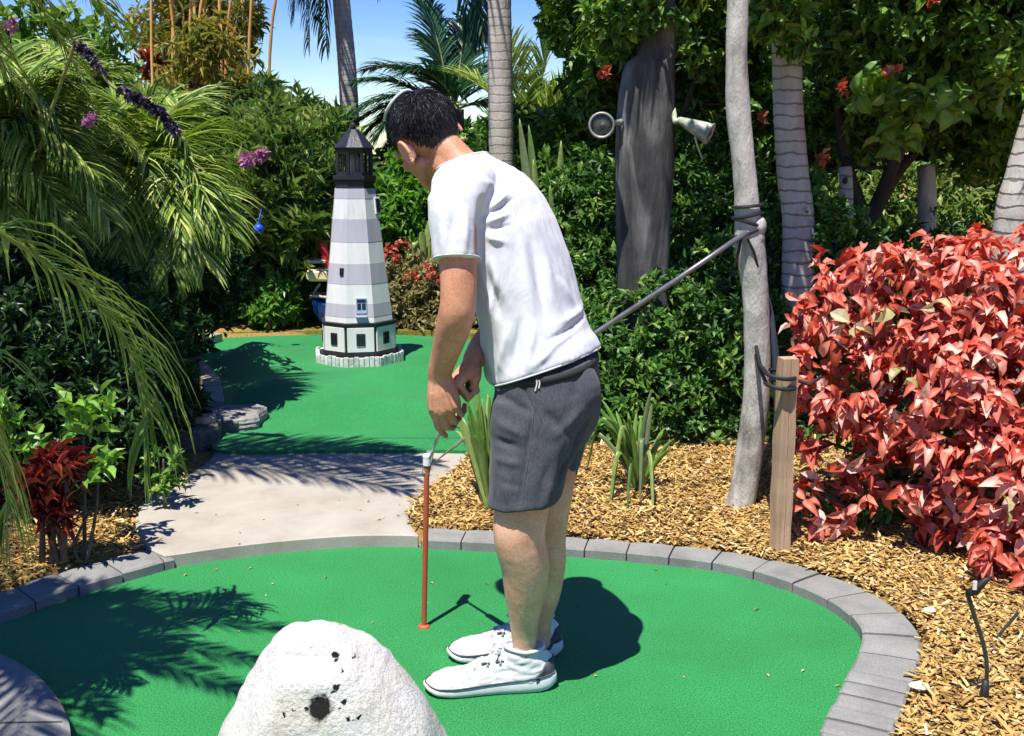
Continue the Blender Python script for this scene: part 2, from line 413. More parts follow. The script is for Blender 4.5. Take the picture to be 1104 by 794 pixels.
i0 = np.argmin(np.linalg.norm(KO[:, :2]-gr(163, 602, PZ)[:2], axis=1)); i1 = np.argmin(np.linalg.norm(KO[:, :2]-gr(452, 580, PZ)[:2], axis=1))
up_edge = catmull([gr(x, y, PZ) for x, y in [(452, 578), (443, 566), (441, 552), (450, 536), (468, 521), (488, 507), (500, 496), (505, 480)]], 6)
lf_edge = catmull([gr(x, y, PZ) for x, y in [(225, 478), (230, 490), (212, 506), (190, 520), (165, 532), (150, 545), (146, 560), (149, 576), (160, 590), (178, 599)]], 6)
ja_ = int(np.argmin(np.linalg.norm(KI[:, :2]-gr(199, 611, 0)[:2], axis=1))); jb_ = int(np.argmin(np.linalg.norm(KI[:, :2]-gr(453, 592, 0)[:2], axis=1)))
path_poly = np.concatenate([KI[ja_:jb_]+KN[ja_:jb_]*.012, up_edge, lf_edge])
g2 = catmull([gr(x, y, .045) for x, y in [(236, 489.5), (350, 489.5), (470, 489.5), (545, 489), (585, 470), (590, 440), (560, 400), (520, 372), (470, 366), (400, 363), (330, 364), (262, 366), (226, 370), (218, 385), (222, 400), (236, 418), (240, 445), (238, 470)]], 6, closed=True)
# ground: one sheet, raised beds outside the kerb, running out to the horizon
def gheight(X, Y):
    P = np.concatenate([KO, [[0.9, 0.0, 0], [-6.0, 0.0, 0]]])
    ins = inside(P, X, Y); d = polydist(P, X, Y)
    h = np.where(ins, -0.03, 0.03+0.045*np.clip(d/0.5, 0, 1))
    lf = np.clip((-X-1.35)/1.6, 0, 1)*np.clip((Y-3.2)/1.0, 0, 1)
    h = h+np.where(ins, 0, 0.16*lf)
    far = np.clip((Y-4.9)/0.3, 0, 1)*np.clip((0.6-X)/0.5, 0, 1)*np.clip((X+1.9)/0.4, 0, 1)
    h = h*(1-far)+far*(-0.03)
    for pl in (path_poly, g2):
        d_ = polydist(pl, X, Y); i_ = inside(pl, X, Y)
        h = np.where(i_, np.where(d_ > .09, -0.03, .03), np.minimum(h, .036+.12*d_))
    h = np.where(inside(green_poly, X, Y) | (polydist(KI, X, Y) < .085), -0.03, h)
    return h
gx = np.concatenate([[-900, -200, -60, -25, -14, -9, -6.5], np.arange(-5, 5.01, 0.07), [6.5, 9, 14, 25, 60, 200, 900]])
gy = np.concatenate([[-300, -60, -15, -5, -1.5, 0], np.arange(0.6, 9.6, 0.07), [11, 13, 17, 25, 45, 100, 300, 1200]])
GX, GY = np.meshgrid(gx, gy); GZ = gheight(GX.ravel(), GY.ravel()).reshape(GX.shape)
near = (np.abs(GX) < 5.1) & (GY > 0.5) & (GY < 9.7)
GZ = GZ+np.where(near & (GZ > -0.02), 0.012*np.sin(GX*5.1+1.3*GY)*np.sin(GY*4.3-GX*2), 0)
nx, ny = len(gx), len(gy); idx = np.arange(nx*ny).reshape(ny, nx)
g = MB(); g.add(np.stack([GX.ravel(), GY.ravel(), GZ.ravel()], 1), np.stack([idx[:-1, :-1].ravel(), idx[:-1, 1:].ravel(), idx[1:, 1:].ravel(), idx[1:, :-1].ravel()], 1))
tag(g.build('ground', M_ground, smooth=True, origin=(0, 0, 0)), kind='structure')
def hz(x, y):
    return float(gheight(np.array([x], float), np.array([y], float))[0])

def sheet(name, poly, z, mt, thick=0.05, round_=0.0, kind='structure', dz=None):
    """closed slab with flat top at z; top triangulated from the outline"""
    poly = np.asarray(poly)[:, :2]; n = len(poly); mb = MB()
    c = poly.mean(0)
    rings = []
    for (k, zz) in ([(1, z-thick)] + ([(1, z-round_), (1, z-round_*.3)] if round_ else []) + [(0, z)]):
        q = poly.copy()
        if k == 0 and round_:
            d = np.gradient(np.concatenate([poly[-1:], poly, poly[:1]]), axis=0)[1:-1]; nn = np.stack([-d[:, 1], d[:, 0]], 1); nn /= np.linalg.norm(nn, axis=1, keepdims=True)+1e-9
            area = 0.5*np.sum(poly[:, 0]*np.roll(poly[:, 1], -1)-poly[:, 1]*np.roll(poly[:, 0], -1))
            q = poly+nn*(round_ if area > 0 else -round_)
        rings.append(np.column_stack([q, np.full(n, zz)]))
    V = np.concatenate(rings); F = []
    for i in range(len(rings)-1):
        for j in range(n): F.append((i*n+j, i*n+(j+1) % n, (i+1)*n+(j+1) % n, (i+1)*n+j))
    from mathutils.geometry import tessellate_polygon
    top = rings[-1]; tri = tessellate_polygon([[Vector(p) for p in top]])
    o = (len(rings)-1)*n
    for t in tri:
        a, b, c_ = (top[k] for k in t)
        s = (b[0]-a[0])*(c_[1]-a[1])-(b[1]-a[1])*(c_[0]-a[0])
        F.append(tuple(o+k for k in (t if s > 0 else t[::-1])))
    mb.add(V, F); o_ = mb.build(name, mt, origin=(0, 0, 0)); tag(o_, kind=kind); return o_
# near putting green
sheet('putting_green', resample(np.concatenate([KI+KN*0.02, [[0.4, 0.4, 0], [-3.6, 0.4, 0]]]), 0.06)[0], 0.0, M_turf, 0.02)

# ------------------------------------------------------------------ kerb of grey pavers
KH = 0.038
def kerb_run(mb, P, N, w, h, blen, gap=0.006, z0=-0.03, seed=1):
    rr = np.random.default_rng(seed); st = np.linalg.norm(P[1]-P[0]); s = 0.0; tot = st*(len(P)-1); i = 0; c = .045
    wf = (lambda a: np.interp(a/tot, np.linspace(0, 1, len(w)), w)) if not np.isscalar(w) else (lambda a: w)
    def pt(a, off):
        t = a/st; k = int(min(max(t, 0), len(P)-1.001)); f = t-k
        p = P[k]*(1-f)+P[k+1]*f; n = nrm(N[k]*(1-f)+N[k+1]*f); return p+n*(off*wf(a))
    while s < tot-0.02:
        bl = blen(s/tot) if callable(blen) else blen
        e = min(s+bl, tot); hh = h+rr.uniform(-.002, .003); i += 1; io = rr.uniform(-.02, .02)
        rings = []
        ss = np.linspace(s+gap/2, e-gap/2, 5)
        for q, a in enumerate(ss):
            edge = q in (0, 4); k = 0.004 if edge else 0
            prof = [(io, z0), (io+k*.3, hh-.007), (io+c, hh-k), (io+.5, hh-k+.001), (io+1-c, hh-k), (io+1-k*.3, hh-.007), (io+1, z0)]
            rings.append(np.array([pt(a, o)+np.array((0, 0, z)) for o, z in prof]))
        n = 7; V = np.concatenate(rings); F = []
        for a in range(4):
            for j in range(n):
                F.append((a*n+j, (a+1)*n+j, (a+1)*n+(j+1) % n, a*n+(j+1) % n))
        F.append(tuple(range(n))); F.append(tuple(4*n+j for j in range(n-1, -1, -1)))
        mb.add(V, F, rr.random())
        s = e
    # bedding strip showing in the joints
    rings = [np.array([p+nq*.010+np.array((0, 0, z0)), p+nq*.010+np.array((0, 0, h-.012)), p+nq*(wf(q*4*st)-.01)+np.array((0, 0, h-.012)), p+nq*(wf(q*4*st)-.01)+np.array((0, 0, z0))]) for q, (p, nq) in enumerate(zip(P[::4], N[::4]))]
    V = np.concatenate(rings); F = []
    for a in range(len(rings)-1):
        for j in range(4): F.append((a*4+j, (a+1)*4+j, (a+1)*4+(j+1) % 4, a*4+(j+1) % 4))
    mb.add(V, F, 0.5, 1)
kb = MB()
ja = int(np.argmin(np.linalg.norm(KI[:, :2]-gr(197, 611, 0)[:2], axis=1))); jb = int(np.argmin(np.linalg.norm(KI[:, :2]-gr(455, 592, 0)[:2], axis=1)))
kerb_run(kb, KI[:ja], KN[:ja], KW[:ja], KH, .155, seed=2)
_tj = jb/len(KI)
kerb_run(kb, KI[jb:], KN[jb:], KW[jb:], KH, lambda t_: (lambda t: 0.155 if t < .70 else (0.13 if t < .78 else 0.075))(_tj+t_*(1-_tj)))
tag(kb.build('kerb', [M_paver, M_joint], origin=(0, 0, 0)), kind='structure')
# rounded end of the near-left kerb
nub = catmull([gr(x, y, 0.075) for x, y in [(-250, 640), (-120, 664), (-40, 684), (0, 703), (30, 719), (55, 742), (71, 768), (76, 794), (70, 830), (50, 870), (10, 910), (-60, 950), (-200, 990)]], 6)
sheet('kerb_end', resample(nub, .03)[0], 0.075, M_paver, 0.1, 0.012)
jt = MB()
a_, b_ = gr(-60, 781, .0752), gr(76, 779, .0752); b_[0] -= .02
d_ = nrm(b_-a_); s_ = np.array((-d_[1], d_[0], 0))*.002
jt.add([a_-s_, b_-s_, b_+s_, a_+s_], [(0, 1, 2, 3)])
jt.v[0][:, 2] += .003
tag(jt.build('kerb_joint', M_joint, origin=(0, 0, 0)), kind='structure')

# ------------------------------------------------------------------ concrete path and far green
sheet('path', resample(path_poly, .035)[0], PZ, M_conc, 0.12, 0.012)
sheet('far_putting_green', resample(g2, .05)[0], 0.064, M_turf2, 0.12)
# low mounds moulded into the far green
def mounds():
    xs = np.arange(-2.6, .5, .06); ys = np.arange(5.2, 8.6, .06); X, Y = np.meshgrid(xs, ys); ins = inside(g2, X, Y); D = polydist(g2, X, Y)
    Z = np.zeros(X.shape)
    for px, py, rx, ry, hgt in ((300, 388, .55, .28, .14), (440, 412, .5, .3, .10), (290, 428, .5, .22, .10), (400, 442, .6, .22, .07), (240, 402, .3, .3, .08)):
        c = gr(px, py, .064); Z += hgt*np.exp(-((X-c[0])/rx)**2-((Y-c[1])/ry)**2)
    lc = gr(387, 394, .064); Z *= 1-np.exp(-(((X-lc[0])**2+(Y-lc[1]-.25)**2)/.36)**2)
    Z = .064+Z*np.clip((D-.06)/.25, 0, 1)-.012*np.clip(1-D/.09, 0, 1)+.002
    ids = np.arange(X.size).reshape(X.shape); f = np.stack([ids[:-1, :-1], ids[:-1, 1:], ids[1:, 1:], ids[1:, :-1]], -1); ok = ins[:-1, :-1] & ins[:-1, 1:] & ins[1:, 1:] & ins[1:, :-1]
    mb = MB(); mb.add(np.stack([X.ravel(), Y.ravel(), Z.ravel()], 1), f[ok]); tag(mb.build('putting_green_mound', M_turf2, smooth=True, origin=(0, 0, 0)), kind='structure')
mounds()
# pale borders of the far green
def border(name, px, z, w, h, mt, blen=.5):
    P = catmull([gr(x, y, z) for x, y in px], 8); P, _ = resample(P, .03); N = normals2(P); mb = MB()
    kerb_run(mb, P, N, w, h, blen, gap=.004, z0=-.05); o = mb.build(name, [mt, M_joint], origin=(0, 0, 0)); tag(o, kind='structure'); return o
border('border', [(243, 446), (240, 430), (236, 418), (222, 402), (217, 388), (222, 376), (240, 369)], .06, .10, .073, M_conc, .45)
M_dry = surf('dry_grass', [(0.3, (.12, .14, .02)), (0.6, (.26, .24, .05)), (0.8, (.42, .34, .12))], scale=25, rough=.9, bump=.8, bscale=90, dist=.03, spec=.1)
vg = catmull([gr(x, y, .05) for x, y in [(200, 362), (330, 359), (420, 359), (520, 363), (600, 380), (620, 368), (520, 352), (400, 349), (280, 350), (190, 354)]], 5, closed=True)
sheet('verge', vg, .07, M_dry, .1)

# step of stacked slate at the left of the far green
def slab_rock(mb, px, py, Y, rx, ry, h, seed, z0=0.0, sq=3.0):
    r_ = np.random.default_rng(seed); c = at(px, py, Y); n = 26
    th = np.linspace(0, 2*math.pi, n, endpoint=False); wob = 1+.09*np.sin(3*th+r_.uniform(0, 6))+.05*np.sin(7*th+r_.uniform(0, 6))+r_.uniform(-.03, .03, n)
    rings = []
    for s, z in ((.96, -.03), (1.0, h*.15), (.97, h*.32), (1.01, h*.4), (.98, h*.6), (1.0, h*.68), (.96, h*.9), (.86, h), (.45, h*1.03), (.05, h*1.03)):
        k = wob*s*(1+r_.uniform(-.015, .015, n))
        x = np.sign(np.cos(th))*np.abs(np.cos(th))**(2/sq)*rx*k; y = np.sign(np.sin(th))*np.abs(np.sin(th))**(2/sq)*ry*k
        rings.append(np.stack([c[0]+x, Y+y, z0+z+r_.uniform(-.003, .003, n)], 1))
    loft(mb, rings)
for k, (nm, px, py, Y, rx, ry, h, lab) in enumerate([
    ('slate_step', 256, 452, 5.50, .15, .17, .085, 'pale slate step coloured as sunlit, with layered edges at left edge of the far green'),
    ('slate_slab', 196, 490, 5.15, .19, .16, .10, 'dark flat slate slab under the shaded bushes beside the concrete path'),
    ('slate_slab', 192, 478, 5.28, .14, .14, .13, 'dark slate stone stacked highest under the shaded left bushes'),
    ('path_stone', 221, 484, 5.2, .055, .06, .13, 'small tan and white stone at the corner where path meets far green')]):
    mb = MB(); slab_rock(mb, px, py, Y, rx, ry, h, 50+k, z0=.05)
    M_tan = surf('tan_stone', [(0.3, (.30, .2, .12)), (0.7, (.5, .42, .3))], scale=14, bump=.5, rough=.8)
    M_sunslate = surf('sunlit_slate', [(0.3, (.15, .145, .14)), (0.55, (.27, .26, .245)), (0.8, (.42, .40, .36))], scale=5, detail=8, rough=.85, bump=.6, bscale=14, stretch=(1, 1, 7), dist=.02)  # paler copy of the slate, sunlight put into its colour
    o = mb.build(nm, (M_sunslate if nm == 'slate_step' else M_tan if nm == 'path_stone' else M_slate), smooth=False)
    tag(o, lab, 'stone' if nm == 'path_stone' else 'slate')

# ------------------------------------------------------------------ mulch: loose chips over the beds
def chips():
    rr = np.random.default_rng(11); mb = MB()
    Xs, Ys = [], []
    def fill(n, x0, x1, y0, y1):
        Xs.append(rr.uniform(x0, x1, n)); Ys.append(rr.uniform(y0, y1, n))
    fill(60000, 0.8, 2.6, 2.0, 4.2); fill(48000, -0.6, 1.9, 3.7, 5.4); fill(14000, -2.6, -1.0, 3.2, 4.6); fill(5000, -3.2, -1.6, 4.4, 5.6)
    X = np.concatenate(Xs); Y = np.concatenate(Ys)
    band = inside(np.concatenate([KO+KN*.012, [[0.9, 0.0, 0], [-6.0, 0.0, 0]]]), X, Y) | inside(path_poly, X, Y) | inside(g2, X, Y)
    X, Y = X[~band], Y[~band]; N = len(X)
    Z = gheight(X, Y)+rr.uniform(0.0, .022, N)
    yaw = rr.uniform(0, 6.28, N); pit = rr.normal(0, .28, N)
    D = np.stack([np.cos(yaw)*np.cos(pit), np.sin(yaw)*np.cos(pit), np.sin(pit)], 1)
    nn = rdir(rr, N)*.35+np.array((0, 0, 1))
    Lc = rr.gamma(2.6, .0066, N)+.007; Wc = rr.uniform(.002, .0062, N)
    # wedge-shaped chip: five corners top, thickness from a keel below
    T = np.array([(-1, 0, 0), (1, .05, 0), (.8, .95, .1), (-.7, 1, 0), (-.8, .1, -.7), (.8, .2, -.7), (.5, .9, -.6), (-.5, .92, -.6)], float)
    Q = np.array([(0, 1, 2, 3), (7, 6, 5, 4), (0, 4, 5, 1), (1, 5, 6, 2), (2, 6, 7, 3), (3, 7, 4, 0)])
    put_leaves(mb, np.stack([X, Y, Z], 1), D, nn, Lc, Wc, np.clip(rr.normal(.5, .24, N), 0, 1), (T, np.zeros((0, 3), int), Q), curl=.09)
    o = mb.build('bark_mulch', M_chip, origin=(0, 0, 0)); tag(o, 'golden bark chips covering the planting beds', 'bark mulch', kind='stuff')
chips()
def litter():
    rr = np.random.default_rng(12); n = 70; mb = MB()
    X = np.concatenate([rr.uniform(-1.5, 1.1, 44), rr.uniform(-1.5, -.4, 26)]); Y = np.concatenate([rr.uniform(2.55, 3.9, 44), rr.uniform(4.0, 5.0, 26)])
    ok = (inside(green_poly, X, Y) & (polydist(KI, X, Y) > .02)) | inside(path_poly, X, Y); X, Y = X[ok], Y[ok]; N = len(X)
    Z = np.where(inside(green_poly, X, Y), .003, PZ+.003); a = rr.uniform(0, 6.28, N)
    put_leaves(mb, np.stack([X, Y, Z], 1), np.stack([np.cos(a), np.sin(a), rr.uniform(0, .2, N)], 1), rdir(rr, N)*.3+(0, 0, 1), rr.uniform(.008, .026, N), rr.uniform(.002, .006, N), rr.uniform(.2, 1, N), LEAF8)
    tag(mb.build('leaf_litter', M_chip, origin=(0, 0, 0)), 'tiny dry leaf scraps scattered over turf and path', 'leaf litter', kind='stuff')
litter()
# pale stray flakes on the mulch at right
M_flake = plain('flake', (.62, .58, .5), .8, .2)
for px, py, s, lab in [(1001, 663, .020, 'small pale flake lying on the mulch right of the kerb bend'), (990, 745, .028, 'larger pale flake lying on the mulch right of the lower kerb')]:
    p = gr(px, py, .05); mb = MB(); n = 9; th = np.linspace(0, 6.28, n, endpoint=False); k = 1+rng.uniform(-.3, .3, n)
    rings = [np.stack([p[0]+np.cos(th)*s*k*q, p[1]+np.sin(th)*s*.7*k*q, np.full(n, p[2]+.012+zz)], 1) for q, zz in ((.9, 0), (1, .004), (.8, .009), (.1, .012))]
    loft(mb, rings); tag(mb.build('bark_flake', M_flake), lab, 'flake', 'pale flakes on the mulch')

# ------------------------------------------------------------------ boulder in the foreground
def boulder():
    Yc = 2.33
    prof = [(794+60, 205, 508), (794, 236, 481), (770, 247, 466), (750, 257, 452), (730, 268, 437), (712, 279, 421), (700, 286, 409), (690, 293, 397), (683, 300, 384), (678, 309, 366), (675.5, 322, 346)]
    rings = []; n = 72; th = np.linspace(0, 2*math.pi, n, endpoint=False)
    prof = [(1010, 150, 585), (920, 175, 545)]+prof
    for (py, xl, xr) in prof:
        a = at(xl, py, Yc); b = at(xr, py, Yc); z = a[2]
        hx = (b[0]-a[0])/2; cx = (a[0]+b[0])/2
        hy = 0.06+.62*hx if z < .30 else .60*hx
        p = 2.9 if z > .2 else 2.5
        x = np.sign(np.cos(th))*np.abs(np.cos(th))**(2/p)*hx; y = np.sign(np.sin(th))*np.abs(np.sin(th))**(2/p)*hy
        y = np.where(y > 0, y*.30, y); lean = .02
        rings.append(np.stack([cx+x, Yc+y*1.0+lean, np.full(n, z)], 1))
    P = np.array(rings)                                        # resample vertically
    zs = P[:, 0, 2]; zz = np.linspace(min(zs[0], 0) if zs[0] < 0 else zs[0], zs[-1], 60)
    zz = np.concatenate([zz[:-8], np.linspace(zz[-8], zs[-1], 14)])
    order = np.argsort(zs); Q = np.zeros((len(zz), n, 3))
    for j in range(n):
        for k in range(3): Q[:, j, k] = np.interp(zz, zs[order], P[order, j, k])
    Q = Q[zz > -.05]; Q = [q for q in Q]
    top = Q[-1]; c = top.mean(0)
    for s, dz in ((.85, .0015), (.6, .002), (.3, .002), (.05, .002)): Q.append(c+(top-c)*s+np.array((0, 0, dz)))
    mb = MB(); loft(mb, Q)
    hole = at(340, 777, Yc-.20)
    v = mb.v[0]
    for pn, cut in (((0, -1, .30), .030), ((-.80, -.45, .50), .030), ((.62, -.45, .68), .030), ((.92, -.25, .32), .014), ((-.2, -.35, 1), .014), ((.30, -.9, .45), .022), ((-.45, -.9, .15), .025), ((.35, -.1, 1), .012)):
        pn = nrm(pn); hi = v[:, 2] > .02; dd = v @ pn; lim = dd[hi].max()-cut; over = np.maximum(dd-lim, 0); v -= np.outer(over*.85, pn)
    for i, q in enumerate(v):
        d = Vector(((q[0]-hole[0])*1.0, 0, (q[2]-hole[2])))
        nz = mnoise.fractal(Vector(q*6.0), 1.0, 2.0, 5)*.009+mnoise.fractal(Vector(q*28), 1.0, 2.0, 4)*.004
        rad = nrm(np.array((q[0]-c[0], q[1]-Yc, .3*(q[2]-.1))))
        v[i] = q+rad*nz
        if q[1] < Yc:
            r = d.length
            if r < .02: v[i, 1] += .008
    m, nt, out = mat('boulder'); L = nt.links.new; vec = coords(nt)
    n1 = nd(nt, 'ShaderNodeTexNoise', i_Scale=5.0, i_Detail=8.0, i_Roughness=.65); L(vec, n1.inputs['Vector'])
    cr = ramp(nt, [(0.28, (.36, .30, .215)), (0.36, (.50, .465, .395)), (0.5, (.58, .56, .525)), (0.75, (.65, .635, .605))]); L(n1.outputs['Fac'], cr.inputs['Fac'])
    n2 = nd(nt, 'ShaderNodeTexNoise', i_Scale=130.0, i_Detail=3.0); L(vec, n2.inputs['Vector'])
    r2 = ramp(nt, [(.3, (.72, .71, .68)), (.5, (1, 1, 1))]); L(n2.outputs['Fac'], r2.inputs['Fac'])
    mx = nd(nt, 'ShaderNodeMix', data_type='RGBA', blend_type='MULTIPLY'); mx.inputs['Factor'].default_value = .8
    L(cr.outputs['Color'], mx.inputs[6]); L(r2.outputs['Color'], mx.inputs[7]); col = mx.outputs[2]
    # dark stains round the drilled hole, whose shade is painted in, fixed to the stone
    stains_and_shade = [(340, 777, .029), (352, 738, .0075), (349, 738, .005), (371, 740, .004), (357, 759, .007), (354, 763, .006), (362, 747, .003), (366, 773, .006), (362, 779, .003), (372, 789, .006), (383, 788, .004), (325, 779, .004), (301, 783, .0045), (311, 779, .003), (427, 729, .004), (433, 742, .006), (408, 714, .005), (378, 790, .003)]
    org = np.array((v[:, 0].mean(), v[:, 1].mean(), v[:, 2].min()))
    nw = nd(nt, 'ShaderNodeTexNoise', i_Scale=90.0, i_Detail=3.0); L(vec, nw.inputs['Vector'])
    va = nd(nt, 'ShaderNodeVectorMath', operation='MULTIPLY_ADD'); L(nw.outputs['Color'], va.inputs[0]); va.inputs[1].default_value = (.022, 0, .022); L(vec, va.inputs[2])
    fl = nd(nt, 'ShaderNodeVectorMath', operation='MULTIPLY'); L(va.outputs[0], fl.inputs[0]); fl.inputs[1].default_value = (1, 0, 1)
    last = None
    sx = nt.nodes.new('ShaderNodeSeparateXYZ'); L(vec, sx.inputs[0])
    for (px, py, r) in stains_and_shade:
        h = at(px, py, Yc-.19)-org
        ds = nd(nt, 'ShaderNodeVectorMath', operation='DISTANCE'); L(fl.outputs[0], ds.inputs[0]); ds.inputs[1].default_value = (h[0]+.011, 0, h[2]+.011)
        mr = nd(nt, 'ShaderNodeMapRange'); L(ds.outputs['Value'], mr.inputs['Value'])
        mr.inputs['From Min'].default_value = r*.75; mr.inputs['From Max'].default_value = r*1.1; mr.inputs['To Min'].default_value = 1; mr.inputs['To Max'].default_value = 0
        if last is None: last = mr.outputs[0]
        else:
            mm = nd(nt, 'ShaderNodeMath', operation='MAXIMUM'); L(last, mm.inputs[0]); L(mr.outputs[0], mm.inputs[1]); last = mm.outputs[0]
    fr = nd(nt, 'ShaderNodeMath', operation='LESS_THAN'); L(sx.outputs['Y'], fr.inputs[0]); fr.inputs[1].default_value = 0.02
    mu = nd(nt, 'ShaderNodeMath', operation='MULTIPLY'); L(last, mu.inputs[0]); L(fr.outputs[0], mu.inputs[1])
    m2 = nd(nt, 'ShaderNodeMix', data_type='RGBA'); L(mu.outputs[0], m2.inputs['Factor']); L(col, m2.inputs[6]); m2.inputs[7].default_value = (.012, .011, .010, 1)
    p = nd(nt, 'ShaderNodeBsdfPrincipled', i_Roughness=.85); p.inputs['Specular IOR Level'].default_value = .2
    L(m2.outputs[2], p.inputs['Base Color'])
    n3 = nd(nt, 'ShaderNodeTexNoise', i_Scale=60.0, i_Detail=8.0, i_Roughness=.7); L(vec, n3.inputs['Vector'])
    b = nd(nt, 'ShaderNodeBump', i_Strength=.85, i_Distance=.014); L(n3.outputs['Fac'], b.inputs['Height']); L(b.outputs['Normal'], p.inputs['Normal'])
    L(p.outputs['BSDF'], out.inputs['Surface'])
    o = mb.build('boulder', m, smooth=True); tag(o, 'big rounded white boulder with a black hole, standing on the near green', 'boulder')
boulder()
M_leaf_can = leafmat('canopy_leaf', [(0.0, (.022, .055, .010)), (0.4, (.065, .16, .022)), (0.75, (.16, .29, .04)), (1.0, (.33, .43, .09))], trans=.28, rough=.45, spec=.32)
M_leaf_hedge = leafmat('hedge_leaf', [(0.0, (.016, .046, .010)), (0.45, (.05, .135, .024)), (0.8, (.125, .25, .04)), (1.0, (.30, .40, .09))], rough=.42, trans=.22, spec=.32)
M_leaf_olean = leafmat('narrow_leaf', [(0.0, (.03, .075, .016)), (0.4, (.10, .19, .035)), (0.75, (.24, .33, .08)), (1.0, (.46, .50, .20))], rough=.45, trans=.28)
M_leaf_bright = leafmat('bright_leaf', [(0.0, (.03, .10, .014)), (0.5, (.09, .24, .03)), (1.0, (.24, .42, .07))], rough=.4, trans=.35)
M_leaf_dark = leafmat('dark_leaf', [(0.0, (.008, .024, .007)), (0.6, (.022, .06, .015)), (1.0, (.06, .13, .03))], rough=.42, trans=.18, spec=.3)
M_leaf_yel = leafmat('dry_leaf', [(0.0, (.10, .09, .03)), (0.5, (.26, .23, .09)), (1.0, (.45, .38, .18))], rough=.6, trans=.3)
M_leaf_red = leafmat('copper_leaf', [(0.0, (.06, .016, .008)), (0.14, (.26, .04, .02)), (0.36, (.49, .085, .046)), (0.62, (.60, .155, .10)), (0.82, (.68, .27, .20)), (1.0, (.74, .52, .42))], rough=.42, trans=.24, spec=.3)
M_leaf_cord = leafmat('cordyline_leaf', [(0.0, (.05, .008, .008)), (0.6, (.15, .022, .016)), (1.0, (.32, .07, .035))], rough=.35, trans=.3)
M_leaf_pale = leafmat('cream_leaf', [(0.0, (.30, .30, .10)), (1.0, (.62, .52, .34))], trans=.3)
M_leaf_bam = leafmat('bamboo_leaf', [(0.0, (.06, .09, .02)), (0.5, (.20, .24, .05)), (0.85, (.40, .34, .08)), (1.0, (.52, .28, .08))], trans=.35, rough=.5)
M_frond = leafmat('frond_leaf', [(0.0, (.03, .075, .010)), (0.38, (.13, .23, .03)), (0.7, (.30, .41, .07)), (1.0, (.52, .56, .19))], rough=.45, trans=.32, spec=.3)
M_frond_yel = leafmat('areca_leaf', [(0.0, (.05, .11, .018)), (0.5, (.15, .26, .045)), (1.0, (.34, .44, .12))], rough=.4, trans=.32, spec=.35)
M_frond_dark = leafmat('dark_frond', [(0.0, (.010, .038, .016)), (0.6, (.026, .085, .032)), (1.0, (.07, .17, .07))], rough=.35, trans=.15, spec=.55)
M_stem = surf('frond_stem', [(0.3, (.12, .16, .03)), (0.7, (.26, .28, .08))], scale=12, rough=.5)
M_twig = surf('twig', [(0.3, (.05, .035, .025)), (0.7, (.14, .11, .08))], scale=20, rough=.8)
M_petal = leafmat('pink_petal', [(0.0, (.28, .07, .18)), (0.5, (.42, .14, .30)), (1.0, (.60, .36, .52))], trans=.4)
M_petal_v = leafmat('violet_petal', [(0.0, (.02, .012, .02)), (0.55, (.05, .03, .07)), (0.85, (.16, .11, .30)), (1.0, (.5, .3, .45))], trans=.3)
M_petal_o = leafmat('orange_petal', [(0.0, (.30, .05, .03)), (0.6, (.50, .13, .08)), (1.0, (.62, .34, .22))], trans=.4)
# ------------------------------------------------------------------ painted metals, woods
M_white = surf('white_paint', [(0.26, (.42, .41, .38)), (0.42, (.62, .62, .62)), (0.7, (.70, .70, .71))], scale=3, detail=9, rough=.5, bump=.12, bscale=40, stretch=(4, 4, .7))
M_lilac = surf('lilac_paint', [(0.3, (.38, .37, .43)), (0.7, (.46, .45, .51))], scale=3, detail=9, rough=.5, bump=.12, bscale=40, stretch=(4, 4, .7))
M_black = surf('black_paint', [(0.3, (.012, .012, .014)), (0.7, (.03, .03, .036))], scale=6, detail=7, rough=.42, bump=.1, bscale=60)
M_navy = surf('dark_roof', [(0.3, (.009, .0095, .014)), (0.7, (.024, .025, .034))], scale=9, detail=7, rough=.38, bump=.25, bscale=50)
M_glassd = plain('dark_pane', (.015, .018, .03), .12, .6)
M_bluep = plain('pale_blue_paint', (.30, .42, .58), .5)
M_fence = surf('weathered_white', [(0.3, (.30, .32, .30)), (0.5, (.55, .57, .55)), (0.7, (.70, .71, .70))], scale=18, detail=8, rough=.7, bump=.3, bscale=40)

